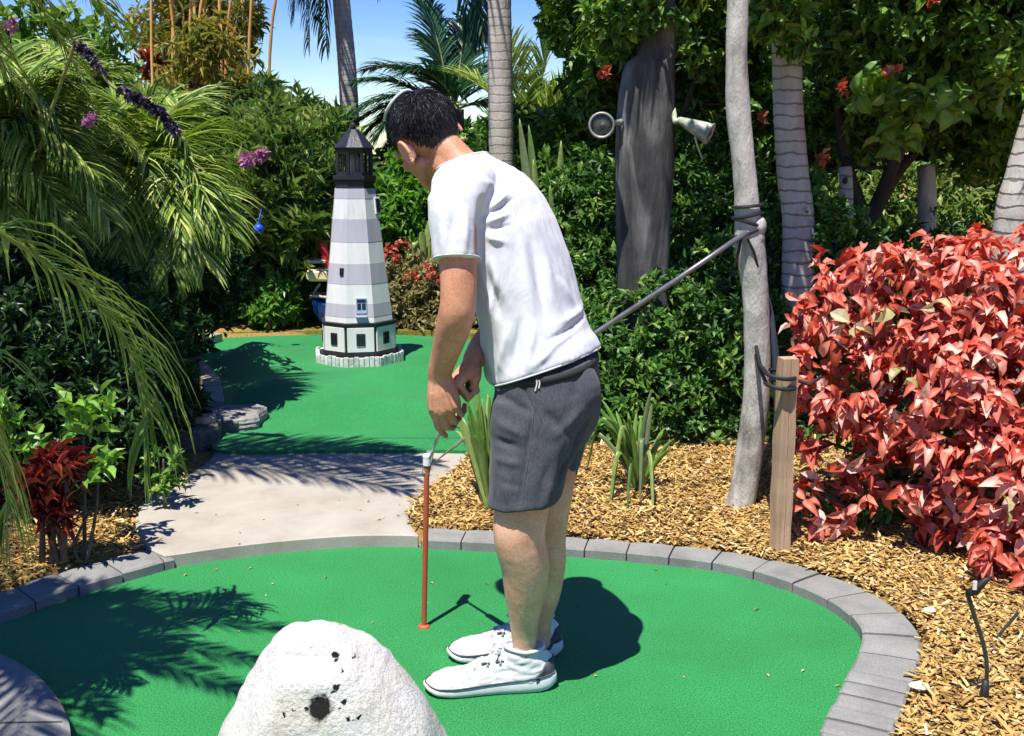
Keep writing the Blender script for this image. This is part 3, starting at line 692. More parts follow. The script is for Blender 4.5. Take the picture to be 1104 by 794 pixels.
def lighthouse():
    Y0 = 7.33; zy = lambda y: at(386, y, Y0-.2)[2]
    cx = at(387.5, 380, Y0)[0]; yaw = R(11); zg = .062
    root = thing('lighthouse', (cx, Y0, zg), 'white and lilac striped miniature lighthouse with black lantern standing on the far green', 'lighthouse')
    ppm = FPX/(Y0*.985+.1)
    def oct_(R_, z, n=8, off=None):
        th = -math.pi/2+yaw+math.pi/n+np.arange(n)*2*math.pi/n
        return np.stack([cx+R_*np.cos(th), Y0+R_*np.sin(th), np.full(n, z)], 1)
    def prism(mb, R0, z0, R1, z1, mi=0): loft(mb, [oct_(R0, z0), oct_(R1, z1)], mi)
    rad = lambda w: w/2/ppm/math.cos(R(22.5))*1.01      # silhouette width in photo pixels -> circumradius
    zb = zy(350)
    # tower in bands (one painted shell)
    ys = [348, 342, 328, 307, 285, 262, 237, 215, 204]; mats = [0, 1, 0, 1, 0, 1, 0, 1]
    yt0, yt1, w0, w1 = 348, 204, 71, 41
    t = MB()
    for a, b, m_ in zip(ys[:-1], ys[1:], mats):
        f = lambda y: rad(w0+(w1-w0)*(yt0-y)/(yt0-yt1))
        e = .0012 if m_ else 0
        prism(t, f(a)+e, zy(a), f(b)+e, zy(b), m_)
    t.build('tower', [M_white, M_lilac], root)
    # corner trim lines of the tower
    # base: black frame, white panels, windows
    Rb = rad(74); z0, z1 = zy(386), zy(349)
    b = MB(); prism(b, Rb, z0, Rb, z1); prism(b, Rb+.010, zy(352), Rb+.014, z1+.004); prism(b, Rb+.008, zy(386), Rb+.008, zy(379.5))
    b.build('base_frame', M_black, root)
    th = -math.pi/2+yaw+np.arange(8)*math.pi/4
    side = 2*Rb*math.sin(math.pi/8); ap = Rb*math.cos(math.pi/8)
    for k in range(8):
        n = np.array((math.cos(th[k]), math.sin(th[k]), 0)); u = np.array((-n[1], n[0], 0))
        M = np.column_stack([u, n, (0, 0, 1)])
        c = np.array((cx, Y0, 0))+n*(ap+.004); zc = (zy(352.8)+zy(379))/2; hz_ = (zy(352.8)-zy(379))/2
        mb = MB(); box(mb, c+np.array((0, 0, zc)), side/2-.008, .005, hz_, M, bev=.002); pn = mb.build('panel', M_white, root)
        if k in (0, 1, 7, 2, 6):
            w = MB(); box(w, c+n*.006+np.array((0, 0, zc+.002)), side*.15, .004, hz_*.5, M, bev=.001); wd = w.build('window', M_black, pn)
            for sx in (-1, 1):
                for sz in (-1, 1):
                    q = MB(); box(q, c+n*.0105+u*sx*side*.068+np.array((0, 0, zc+.002+sz*hz_*.24)), side*.055, .0015, hz_*.19, M)
                    break
            q = MB()
            for sx in (-1, 1):
                for sz in (-1, 0, 1): box(q, c+n*.0105+u*sx*side*.066+np.array((0, 0, zc+.002+sz*hz_*.31)), side*.05, .0015, hz_*.125, M)
            q.build('pane', M_glassd, wd)
    # tower windows
    def twin(px, py, hw, hh, k, frame_m, sill=False):
        n = np.array((math.cos(th[k]), math.sin(th[k]), 0)); u = np.array((-n[1], n[0], 0))
        z = zy(py); w = w0+(w1-w0)*(yt0-py)/(yt0-yt1); ap_ = rad(w)*math.cos(math.pi/8)
        slope = (w0-w1)/2/(yt0-yt1); upv = nrm(np.array((0, 0, 1))-n*slope); nn = np.cross(u, upv)
        if np.dot(nn, n) < 0: nn = -nn
        M = np.column_stack([u, nn, upv]); base = np.array((cx, Y0, z))+n*ap_
        px0 = base[0]; target = at(px, py, base[1])[0]; s = (target-px0)/(u[0] if abs(u[0]) > .2 else 1)
        c = base+u*s
        mb = MB(); box(mb, c+nn*.003, hw, .006, hh, M, bev=.0015); wd = mb.build('window', frame_m, root)
        q = MB()
        if frame_m is M_bluep:
            box(q, c+nn*.0105+upv*hh*.62, hw*.82, .0015, hh*.20, M); box(q, c+nn*.0105-u*hw*.44-upv*hh*.12, hw*.34, .0015, hh*.38, M); box(q, c+nn*.0105+u*hw*.44-upv*hh*.12, hw*.34, .0015, hh*.38, M)
        else: box(q, c+nn*.0105, hw*.72, .0015, hh*.8, M)
        q.build('pane', M_glassd, wd)
        if sill:
            q = MB(); box(q, c+nn*.012-upv*(hh+.022), hw*1.1, .012, .006, M, bev=.002); q.build('sill', M_lilac, wd)
    twin(389.5, 329.5, .036, .052, 0, M_bluep, True)
    twin(369.5, 293.5, .017, .024, 7, M_black)
    twin(405.5, 223, .026, .056, 1, M_white)
    # gallery, lantern room, roof
    gl = MB(); prism(gl, rad(40), zy(205), rad(39), zy(196)); prism(gl, rad(42), zy(196.5), rad(44), zy(194)); prism(gl, rad(44), zy(194), rad(44), zy(190)); gl.build('gallery', M_black, root)
    lr = MB(); Rl = rad(37)
    prism(lr, Rl, zy(190), Rl, zy(186)); prism(lr, Rl, zy(166), Rl+.006, zy(160))
    for k in range(8):
        a = -math.pi/2+yaw+math.pi/8+k*math.pi/4
        for da, rr_ in ((0, .013), (math.pi/8, .006)):
            rk = Rl*.93 if da == 0 else Rl*.93*math.cos(math.pi/8)
            p = np.array((cx+rk*math.cos(a+da), Y0+rk*math.sin(a+da), 0))
            tube(lr, [p+(0, 0, zy(187)), p+(0, 0, zy(164))], rr_, 8)
    lr.build('lantern_room', M_black, root)
    core = MB(); tube(core, [(cx, Y0, zy(188)), (cx, Y0, zy(172)), (cx, Y0, zy(165))], [.035, .035, .02], 12); core.build('lamp', plain('lamp_glass', (.5, .46, .4), .2, .6), root)
    rf = MB(); loft(rf, [oct_(rad(40), zy(161)), oct_(rad(41.5), zy(159)), oct_(rad(24), zy(147.5)), oct_(rad(10), zy(139)), oct_(rad(6), zy(138.5))])
    tube(rf, [(cx, Y0, zy(139)), (cx, Y0, zy(136.5)), (cx, Y0, zy(133.5)), (cx, Y0, zy(131))], [.015, .020, .017, .004], 10); rf.build('roof', M_navy, root)
    # picket skirt
    Rf = rad(91)
    sk = MB(); apf = Rf*math.cos(math.pi/8); sf = 2*Rf*math.sin(math.pi/8); ztop = zy(382.8)
    for k in range(8):
        n = np.array((math.cos(th[k]), math.sin(th[k]), 0)); u = np.array((-n[1], n[0], 0)); M = np.column_stack([u, n, (0, 0, 1)])
        c = np.array((cx, Y0, 0))+n*apf; m_ = 7
        for j in range(m_):
            s = (-.5+(j+.5)/m_)*sf; hh = (ztop-zg)*.5+rng.uniform(-.003, .003)
            box(sk, c+u*s+n*rng.uniform(-.002, .002)+np.array((0, 0, zg+hh)), sf/m_*.44, .006, hh, M, bev=.002)
        for zf in (.25, .78): box(sk, c-n*.012+np.array((0, 0, zg+(ztop-zg)*zf)), sf*.5-.006, .006, .008, M)
    sk.build('picket_fence', M_fence, root)
    dk = MB(); prism(dk, Rf-.02, zg-.02, Rf-.02, ztop-.012); dk.build('plinth', M_navy, root)
lighthouse()

# toy boat half hidden behind the lighthouse
def boat():
    Y = 8.75; c = at(362, 352, Y); z0 = hz(c[0], Y)
    root = thing('toy_boat', (c[0], Y, z0), 'blue hulled toy boat with cream cabin roof and red funnel behind the lighthouse', 'toy boat')
    zz = lambda y: at(350, y, Y)[2]; xx = lambda px: at(px, 330, Y)[0]
    for x in (xx(352), xx(395)):
        st = MB(); box(st, ((x), Y, (z0+zz(348))/2), .02, .05, (zz(348)-z0)/2+.01, bev=.004); st.build('stand', M_black, root)
    hull = MB(); rings = []
    for px, top, bot, w in ((336, 322, 324, .01), (339, 323, 336, .05), (345, 325, 346, .10), (356, 327, 349, .13), (380, 327, 349, .13), (402, 326, 347, .11), (410, 325, 340, .07)):
        x = xx(px); rings.append(np.array([(x, Y-w, zz(top)), (x, Y-w*.75, (zz(top)+zz(bot))/2), (x, Y-w*.3, zz(bot)), (x, Y+w*.3, zz(bot)), (x, Y+w*.75, (zz(top)+zz(bot))/2), (x, Y+w, zz(top)), (x, Y, zz(top)+.002)]))
    loft(hull, rings); hull.build('hull', plain('blue_hull', (.012, .12, .62), .3, .5), root)
    M_rail = plain('rail', (.42, .4, .32), .5)
    rl = MB()
    for s in (-1, 1): tube(rl, [(xx(334.5), Y, zz(320)), (xx(341), Y+s*.07, zz(318)), (xx(356), Y+s*.12, zz(319)), (xx(402), Y+s*.10, zz(319))], .012, 8)
    tube(rl, [(xx(334.5), Y, zz(322)), (xx(346), Y, zz(306))], .011, 8)
    rl.build('rail', M_rail, root)
    cb = MB(); box(cb, (xx(372), Y, (zz(302)+zz(326))/2), (xx(388)-xx(356))/2, .08, (zz(302)-zz(326))/2, bev=.006); cb.build('cabin', plain('cabin_grey', (.10, .12, .11), .5), root)
    rf = MB(); box(rf, (xx(362), Y, (zz(289.5)+zz(302))/2), (xx(390)-xx(334))/2, .13, (zz(289.5)-zz(302))/2, bev=.02); rf.build('cabin_roof', plain('cream_paint', (.72, .58, .32), .5), root)
    fn = MB(); tube(fn, [(xx(354), Y, zz(290)), (xx(352.5), Y, zz(276)), (xx(350), Y, zz(262))], [.030, .034, .032], 14); fn.build('funnel', plain('red_paint', (.50, .025, .03), .4), root)
    pl = MB(); box(pl, (xx(343), Y+.02, zz(281.5)), (xx(354)-xx(332))/2, .10, .012, bev=.004); pl.build('awning', M_rail, root)
boat()

# hole marker
def marker():
    b = gr(457, 676, 0); t = at(460.5, 490, b[1])
    root = thing('hole_marker', b, 'thin orange red marker stick with white knob standing on the near green', 'marker')
    M_st = surf('orange_stick', [(0.3, (.30, .058, .022)), (0.7, (.44, .10, .04))], scale=30, rough=.5, bump=.1, stretch=(1, 1, .15))
    s = MB(); q = b+(t-b)*.95; tube(s, [b+(0, 0, .001), b*.7+q*.3, q], [.0085, .0085, .0085], 14); s.build('stick', M_st, root)
    k = MB(); tube(k, [b*.065+t*.935, b*.06+t*.94, b*.025+t*.975, b*.01+t*.99, t], [.009, .0125, .0125, .0135, .010], 14); k.build('knob', M_white, root)
    f = MB(); tube(f, [b, b+(0, 0, .004), b+(0, 0, .008)], [.019, .018, .010], 18); f.build('foot', M_st, root)
marker()

# ------------------------------------------------------------------ trunks
def barkmat(name, stops, ring=0, ringc=.55, scale=8, stretch=(1, 1, .35), bump=.6, bscale=22, wisp=False):
    m, nt, out = mat(name); L = nt.links.new; vec = coords(nt, stretch)
    n1 = nd(nt, 'ShaderNodeTexNoise', i_Scale=scale, i_Detail=9.0, i_Roughness=.68); L(vec, n1.inputs['Vector'])
    cr = ramp(nt, stops); L(n1.outputs['Fac'], cr.inputs['Fac']); col = cr.outputs['Color']
    n2 = nd(nt, 'ShaderNodeTexNoise', i_Scale=bscale, i_Detail=8.0, i_Roughness=.7); L(vec, n2.inputs['Vector']); h = n2.outputs['Fac']
    if ring:
        v2 = coords(nt, (1, 1, 1)); wv = nd(nt, 'ShaderNodeTexWave', wave_type='BANDS', bands_direction='Z', wave_profile='SAW', i_Scale=ring, i_Distortion=2.2, i_Detail=3.0); wv.inputs['Detail Scale'].default_value = 2.5
        L(v2, wv.inputs['Vector'])
        rr_ = ramp(nt, [(0.0, (ringc,)*3), (.10, (ringc*1.1,)*3), (.2, (1, 1, 1)), (.9, (1, 1, 1)), (1.0, (.9, .9, .9))]); L(wv.outputs['Fac'], rr_.inputs['Fac'])
        mx = nd(nt, 'ShaderNodeMix', data_type='RGBA', blend_type='MULTIPLY'); mx.inputs['Factor'].default_value = 1
        L(col, mx.inputs[6]); L(rr_.outputs['Color'], mx.inputs[7]); col = mx.outputs[2]
        ad = nd(nt, 'ShaderNodeMath', operation='MULTIPLY_ADD'); L(rr_.outputs['Color'], ad.inputs[0]); ad.inputs[1].default_value = .6; L(h, ad.inputs[2]); h = ad.outputs[0]
    if wisp:
        v3 = coords(nt, (3.2, 3.2, .8)); n3 = nd(nt, 'ShaderNodeTexNoise', i_Scale=1.5, i_Detail=5.0, i_Distortion=1.5); L(v3, n3.inputs['Vector'])
        r3 = ramp(nt, [(.50, (0, 0, 0)), (.70, (.9, .9, .9))]); L(n3.outputs['Fac'], r3.inputs['Fac'])
        mx = nd(nt, 'ShaderNodeMix', data_type='RGBA'); L(r3.outputs['Color'], mx.inputs['Factor']); L(col, mx.inputs[6]); mx.inputs[7].default_value = (.22, .215, .205, 1); col = mx.outputs[2]
    p = nd(nt, 'ShaderNodeBsdfPrincipled', i_Roughness=.85); p.inputs['Specular IOR Level'].default_value = .2; L(col, p.inputs['Base Color'])
    b = nd(nt, 'ShaderNodeBump', i_Strength=bump, i_Distance=.015); L(h, b.inputs['Height']); L(b.outputs['Normal'], p.inputs['Normal'])
    L(p.outputs['BSDF'], out.inputs['Surface']); return m
M_palmbark = barkmat('palm_bark', [(0.3, (.26, .225, .19)), (0.5, (.38, .34, .29)), (0.7, (.48, .44, .385))], ring=6.5, ringc=.72)
M_palmbark2 = barkmat('ringed_palm_bark', [(0.3, (.27, .25, .225)), (0.5, (.40, .375, .335)), (0.7, (.52, .49, .45))], ring=5.2, ringc=.4)
M_greybark = barkmat('grey_bark', [(0.25, (.06, .056, .05)), (0.40, (.25, .236, .21)), (0.53, (.43, .41, .37)), (0.8, (.55, .53, .485))], scale=9, stretch=(1.2, 1.2, .45), bump=1.0)
M_charbark = barkmat('charred_wood', [(0.3, (.024, .024, .025)), (0.48, (.058, .057, .057)), (0.62, (.13, .128, .124)), (0.82, (.34, .33, .315))], scale=4, stretch=(1.6, 1.6, .25), wisp=True, bump=.9)
M_darkbark = barkmat('dark_bark', [(0.3, (.025, .02, .016)), (0.6, (.07, .056, .045)), (0.8, (.13, .11, .09))], scale=9)
M_stake = barkmat('stake_wood', [(0.25, (.22, .14, .085)), (0.5, (.40, .27, .17)), (0.75, (.55, .40, .27))], scale=6, stretch=(2.5, 2.5, .18), bump=.5)
M_rubber = plain('black_rubber', (.014, .014, .015), .55, .35)

def trunk(mb, pts, rads, n=20, seed=0, bumpy=.03, step=.04):
    rr = np.random.default_rng(seed); P = catmull([list(p)+[r] for p, r in zip(pts, rads)], 10); P, _ = resample(P, step)
    m = len(P); th = np.linspace(0, 2*math.pi, n, endpoint=False); rings = []
    ph = rr.uniform(0, 6.28, 6)
    for i in range(m):
        d = P[min(i+1, m-1), :3]-P[max(i-1, 0), :3]; d = nrm(d); a = nrm(np.cross((0, 1, 0), d)); b = np.cross(d, a)
        z = P[i, 2]
        r = P[i, 3]*(1+bumpy*(np.sin(2*th+ph[0]+z*2.1)+.6*np.sin(3*th+ph[1]-z*3)+.7*np.sin(th*5+ph[2]+z*5)+.5*math.sin(z*9+ph[3])))
        rings.append(P[i, :3]+np.outer(np.cos(th)*r, a)+np.outer(np.sin(th)*r, b))
    loft(mb, rings)
# thin trunk at right with its tie, strut and stake
def slim_tree():
    Yt = 4.30; base = gr(799, 549, .06); Yt = base[1]
    pts = [at(792, 556, Yt), at(799, 540, Yt), at(808, 490, Yt), at(816, 420, Yt), at(815, 330, Yt), at(811, 285, Yt), at(808, 262, Yt), at(806, 238, Yt), at(803, 190, Yt), at(796, 120, Yt), at(794, 60, Yt), at(795, 0, Yt), at(796, -120, Yt+.03), at(800, -300, Yt+.1), at(806, -460, Yt+.2)]
    k = (Yt*.985+.15)/FPX
    rads = [x*k/2 for x in (40, 31, 29, 28, 27, 29, 31, 27, 24, 25, 22, 22, 21, 20, 16)]
    root = thing('slim_tree', (base[0], Yt, base[2]), 'slim pale grey trunk with a strapped knot, standing left of the red bush', 'tree')
    mb = MB(); trunk(mb, pts, rads, seed=3, bumpy=.018, step=.02)
    v = mb.v[0]
    for i, q in enumerate(v): v[i] = q+np.array((1, 1, 0))*mnoise.fractal(Vector(q*13), 1, 2, 4)*.003
    mb.build('trunk', M_greybark, root, smooth=True)
    kn = MB(); c = at(813, 244, Yt)
    sph(kn, c+(.01, -.02, 0), (.033, .035, .042)); sph(kn, at(815, 256, Yt)+(0, -.02, 0), (.03, .03, .04)); kn.build('knot', M_greybark, root, smooth=True)
    st = MB()
    for y, tl in ((232, .012), (240, -.016), (250, .02), (222, .005)):
        c = at(806, y, Yt); th = np.linspace(0, 2*math.pi, 25); r = .056
        tube(st, np.stack([c[0]+r*np.cos(th), c[1]+r*np.sin(th), c[2]+tl*np.cos(th)], 1), .0065, 6, cap=False)
    tube(st, [at(800, 252, Yt-.06), at(797, 268, Yt-.055), at(792, 288, Yt-.04)], .006, 6); tube(st, [at(806, 258, Yt-.065), at(813, 272, Yt-.06), at(817, 288, Yt-.05)], .005, 6)
    st.build('strap', M_rubber, root)
    cr = MB(); rr = np.random.default_rng(5); top = pts[-1]
    for q in range(7):
        a = q*.9; e = top+np.array((math.cos(a)*.4, math.sin(a)*.4, .35)); tube(cr, [top-(0, 0, .3), (top+e)/2+(0, 0, .05), e], [.022, .014, .006], 7)
    cr.build('branch', M_greybark, root)
    fo = MB(); cloud(fo, rr, [(top+(0, .1, .35), (.55, .55, .4))], 120, 9, .085, .42); fo.build('crown', M_leaf_can, root)
    # strut from the tie down to a peg behind the man
    a = at(806, 250, Yt-.07); b = at(578, 400, 4.15)
    root = thing('tree_strut', (b[0], b[1], hz(b[0], b[1])), 'slanting grey bracing tube running from the tied trunk to behind the man', 'strut')
    s = MB(); tube(s, [a, (a*.66+b*.34)-(0, 0, .006), (a*.33+b*.67)-(0, 0, .006), b], .0105, 12); s.build('tube', surf('strut_tube', [(0.3, (.10, .10, .105)), (0.7, (.22, .22, .23))], scale=14, rough=.35, metal=.5), root, smooth=True)
    pg = MB(); box(pg, ((b[0]), b[1]+.02, (hz(b[0], b[1])+b[2]+.03)/2-.01), .018, .018, (b[2]+.07-hz(b[0], b[1]))/2, bev=.004); pg.build('peg', M_stake, root)
    # wooden stake with rubber ties
    g0 = gr(841, 589, .06); Ys = g0[1]; zt = at(841, 386, Ys)[2]; cx = g0[0]
    root = thing('wooden_stake', (cx, Ys, .05), 'square weathered wooden stake with black rubber ties in front of the red bush', 'stake')
    w = MB(); w_ = .028; n_ = 14; rings = []
    for i in range(n_):
        z = -.05+(zt+.05)*i/(n_-1); s = w_*(1+.05*math.sin(i*1.7)); tw = .1*math.sin(i*.35)
        ca, sa = math.cos(tw+.25), math.sin(tw+.25); cc = [(-1, -1), (-.1, -1.06), (.05, -.96), (1, -1), (1.04, 0), (1, 1), (0, 1.03), (-1, 1), (-1.03, 0)]
        rings.append(np.array([(cx+(x*ca-y*sa)*s-.006*math.sin(z*3), Ys+(x*sa+y*ca)*s, z) for x, y in cc]))
    loft(w, rings); w.build('post', M_stake, root)
    t_ = MB(); tb = at(815, 372, Yt-.03)
    for y, dz in ((404, 0), (415, .012)):
        p0 = at(841, y, Ys); th = np.linspace(.3, 2*math.pi-.3, 22)
        loop = np.stack([p0[0]+.052*np.cos(th+2.4), Ys+.052*np.sin(th+2.4), p0[2]+.008*np.cos(th)], 1)
        tube(t_, loop, .0075, 8)
        tube(t_, [loop[0], (loop[0]+tb)/2-(0, 0, .03), tb-(0, 0, dz*3)], .007, 8)
    tube(t_, [p0+(.05, -.01, .02), p0+(.10, -.02, .005), p0+(.145, .0, .03)], .007, 8)
    t_.build('tie', M_rubber, root)
    q = MB(); tube(q, [at(822, 300, Yt+.12), at(830, 340, Yt+.1), at(836, 385, Yt+.08), at(838, 430, Yt+.08), at(838, 520, Yt+.08), np.array((at(838, 520, Yt+.08)[0], Yt+.08, .03))], [.010, .016, .015, .014, .014, .014], 10)
    tag(q.build('support_pipe', plain('slate_pipe', (.04, .05, .075), .4), smooth=True), 'dark bluish support pipe standing between the slim trunk and the stake', 'pipe')

slim_tree()

# big charred trunk slab with the two floodlights
def big_trunk():
    Y = 5.55; k = (Y*.985)/FPX; c = at(695, 170, Y); xb = c[0]
    root = thing('dead_trunk', (xb, Y, .05), 'broad charred dead trunk carrying two floodlights, above the hedge', 'dead tree')
    mb = MB(); n = 26; th = np.linspace(0, 2*math.pi, n, endpoint=False); rings = []
    for py, l, r in ((470, 664, 722), (400, 664, 721), (310, 665.5, 720.5), (250, 664, 722), (190, 663, 726), (140, 664, 727), (100, 667, 727.5), (75, 671.5, 727), (66, 676, 727), (62, 684, 727), (50, 690, 727), (20, 693, 727), (-10, 696, 727), (-14, 700, 725)):
        a = at(l, py, Y); b = at(r, py, Y); hx = (b[0]-a[0])/2; cx = (a[0]+b[0])/2; z = a[2]
        hy = hx*.8
        rr_ = 1+.012*np.sin(3*th+z*1.1)+.02*np.sin(7*th+z*.5)+.018*np.sin(15*th+z*.6)
        x = np.sign(np.cos(th))*np.abs(np.cos(th))**(2/2.6)*hx; y = np.sign(np.sin(th))*np.abs(np.sin(th))**(2/2.6)*hy
        rings.append(np.stack([cx+x*(1+.3*(rr_-1)), Y+y*rr_, np.full(n, z)], 1))
    P = np.array(rings); zs = P[:, 0, 2]; zz = np.concatenate([np.linspace(-.05, zs[0], 4)[:-1], np.linspace(zs[0], zs[-1], 90)])
    Q = [np.stack([np.interp(z, zs, P[:, j, k_]) if k_ < 2 else z for j in range(n) for k_ in range(3)]).reshape(n, 3) for z in zz]
    loft(mb, Q)
    v = mb.v[0]
    for i, q in enumerate(v): v[i, 1] -= abs(mnoise.fractal(Vector((q[0]*16, q[1]*10, q[2]*2.2)), 1, 2, 4))*.02
    mb.build('trunk', M_charbark, root, smooth=True)
    M_galv = surf('lamp_metal', [(0.3, (.24, .25, .24)), (0.7, (.42, .43, .42))], scale=20, rough=.45, metal=.35, bump=.1)
    M_lens = plain('lamp_lens', (.07, .08, .085), .15, .6)
    def flood(tip, aim, R0, Ln, lab, rust, mount):
        d = nrm(aim); fr = thing('floodlight', tip-d*Ln*.5, lab, 'floodlight', 'floodlights on the dead trunk'); p0 = tip-d*Ln
        sh = MB(); lathe(sh, p0, d, [(-.03, R0*.28), (0, R0*.42), (Ln*.25, R0*.58), (Ln*.6, R0*.8), (Ln*.93, R0*.97), (Ln-.008, R0*1.04), (Ln, R0), (Ln-.002, R0*.86), (Ln-.02, R0*.82), (Ln*.5, R0*.6)]); sh.build('shade', rust, fr, smooth=True)
        ln = MB(); M3 = np.column_stack([*frame(d), d]); sph(ln, tip-d*.02, (R0*.83, R0*.83, .016), 20, 10, M3); sph(ln, tip-d*.006+M3[:, 0]*R0*.1, (R0*.25, R0*.25, .01), 14, 8, M3); ln.build('lens', M_lens, fr, smooth=True)
        br = MB(); tube(br, [p0-d*.025, p0-d*.05+(0, 0, -.02), mount+(0, -.02, 0), mount], [.016, .014, .014, .018], 10); br.build('bracket', rust, fr, smooth=True)
        return fr
    M_rusty = surf('weathered_lamp', [(0.3, (.16, .18, .12)), (0.5, (.34, .36, .28)), (0.75, (.55, .56, .48))], scale=22, rough=.6, bump=.25)
    t1 = at(648.5, 135.5, Y-.28); flood(t1, np.array((-.12, -1, -.18)), .062, .16, 'round floodlight facing the camera on the left side of the charred trunk', M_galv, at(669, 132, Y-.1))
    t2 = at(766, 145, Y-.2); f2 = flood(t2, np.array((.86, -.35, -.42)), .053, .145, 'pale weathered floodlight pointing right on the right side of the charred trunk', M_rusty, at(725, 118, Y-.02))
    cb = MB(); tube(cb, [at(749, 148, Y-.22), at(752, 158, Y-.22), at(757, 171, Y-.2)], .005, 6); cb.build('cable', M_rusty, f2)
big_trunk()

def palm_trunk_only(mb, pts, rads, seed, n=22):
    P = catmull([list(p)+[r] for p, r in zip(pts, rads)], 10); P, _ = resample(P, .012 if len(pts) < 4 else .02)
    rr = np.random.default_rng(seed); th = np.linspace(0, 2*math.pi, n, endpoint=False); rings = []; m = len(P); s = 0; nxt = .1; kdep = 0
    for i in range(m):
        d = nrm(P[min(i+1, m-1), :3]-P[max(i-1, 0), :3]); a = nrm(np.cross((0, 1, 0), d)); b = np.cross(d, a)
        s += np.linalg.norm(P[i, :3]-P[i-1, :3]) if i else 0
        ph = (s % .115)/.115; k = 1+.025*(1-ph)-(.035 if ph < .12 else 0)
        r = P[i, 3]*k*(1+.01*np.sin(3*th+s*4))
        rings.append(P[i, :3]+np.outer(np.cos(th)*r, a)+np.outer(np.sin(th)*r, b))
    loft(mb, rings)

# black irrigation risers at right
def riser(pts, r, tip, lab):
    pts = [np.asarray(p) for p in pts]
    b = pts[0]; root = thing('irrigation_riser', (b[0], b[1], .05), lab, 'irrigation tube', 'irrigation risers in the mulch')
    P = catmull(pts, 8); m = MB(); tube(m, P, np.linspace(r*.8, r, len(P)), 10); m.build('tube', surf('poly_tube', [(0.3, (.012, .02, .016)), (0.7, (.03, .05, .036))], scale=20, rough=.4), root, smooth=True)
    f = MB(); b0 = pts[0]; tube(f, [b0-(0, 0, .03), b0+(pts[1]-b0)*.25, b0+(pts[1]-b0)*.75], [r*1.9, r*2.0, r*1.3], 10); f.build('sleeve', M_rubber, root, smooth=True)
    if tip:
        q = MB(); e = pts[-1]; tube(q, [e, e+(.012, -.01, .010), e+(.035, -.02, .045), e+(.05, -.02, .052)], [r*1.5, r*2.0, r*1.3, r*.5], 8); q.build('nozzle', M_rubber, root, smooth=True)
        q = MB(); box(q, e+(.008, -.02, .03), .005, .003, .012, bev=.001); q.build('clip', M_flake, root)
g1 = gr(1060, 757, .05); Yr = g1[1]
riser([g1, at(1064, 725, Yr), at(1061, 698, Yr), at(1051, 666, Yr), at(1043, 640, Yr)], .0062, True, 'taller curved black irrigation tube rising from the mulch at lower right')
g2_ = gr(1074, 695, .05)
riser([g2_, at(1079, 683, g2_[1]), at(1090, 670, g2_[1]), at(1098, 660, g2_[1])], .0052, False, 'short black irrigation tube below the lower edge of the red bush')
mb = MB(); p = gr(1101, 745, .05); tube(mb, [p+(0, 0, .02), p+(.05, .01, .03), p+(.12, .0, .01)], .011, 9); tag(mb.build('black_peg', M_rubber), 'stubby black peg lying in the mulch at the right edge', 'peg')

# maroon board and blue ball deep in the shrubbery left of the lighthouse
mb = MB(); c = at(312, 258, 10.2); box(mb, c, .38, .03, .30, bev=.01); box(mb, c+(-.3, .05, -.75), .03, .03, .75); box(mb, c+(.3, .05, -.75), .03, .03, .75)
tag(mb.build('board', surf('maroon_board', [(0.3, (.045, .010, .012)), (0.7, (.075, .018, .02))], scale=4, rough=.6)), 'dark maroon board in the shade among shrubs left of the lighthouse', 'board')
mb = MB(); c = at(279, 247, 7.6); sph(mb, c, .035); tube(mb, [c+(0, 0, .03), c+(0, 0, .05), c+(.02, .02, .14)], [.012, .004, .0015], 7)
tag(mb.build('hanging_ball', plain('blue_ball', (.01, .06, .6), .35), smooth=True), 'small bright blue ball hanging in the foliage above the maroon board', 'ball')
# ------------------------------------------------------------------ vegetation
def B(px, py, Y, rx, ry, rz):
    """ellipsoid: centre seen at a photo pixel at distance Y, radii in metres"""
    return (at(px, py, Y), (rx, ry, rz))
def stems(mb, rr, foot, tops, r=.02):
    for t in tops:
        f = np.array(foot)+rr.normal(0, .08, 3)*(1, 1, 0); f[2] = hz(f[0], f[1])-.03; t = np.asarray(t)
        mid = (f+t)/2+rr.normal(0, .08, 3); P = catmull([f, mid, t], 6); tube(mb, P, np.linspace(r, r*.35, len(P)), 7, cap=False)
def shrub(name, label, cat, foot, blobs, ncl, per, L, mt, seed, asp=.3, tmpl=LEAF4, group=None, trunkm=None, r=.022, extra=None, **kw):
    rr = np.random.default_rng(seed); z = hz(foot[0], foot[1])
    root = thing(name, (foot[0], foot[1], z), label, cat, group)
    fo = MB(); cloud(fo, rr, blobs, ncl, per, L, asp, tmpl=tmpl, **kw); fo.build('foliage', mt, root)
    st = MB(); tops = []
    for c, q in blobs:
        for _ in range(3): tops.append(np.asarray(c)+rdir(rr, 1)[0]*np.asarray(q)*.5)
    stems(st, rr, (foot[0], foot[1], z), tops, r); st.build('stem', trunkm or M_twig, root)
    if extra: extra(root, rr)
    return root
def blossom(root, spots, mt, L, n=14, asp=.75, name='blossom', seed=0):
    rr = np.random.default_rng(seed)
    for (px, py, Y, rad) in spots:
        mb = MB(); cloud(mb, rr, [(at(px, py, Y), (rad, rad, rad*.7))], n, 5, L, asp, tint=(0, 1), lumpy=.2); mb.build(name, mt, root)

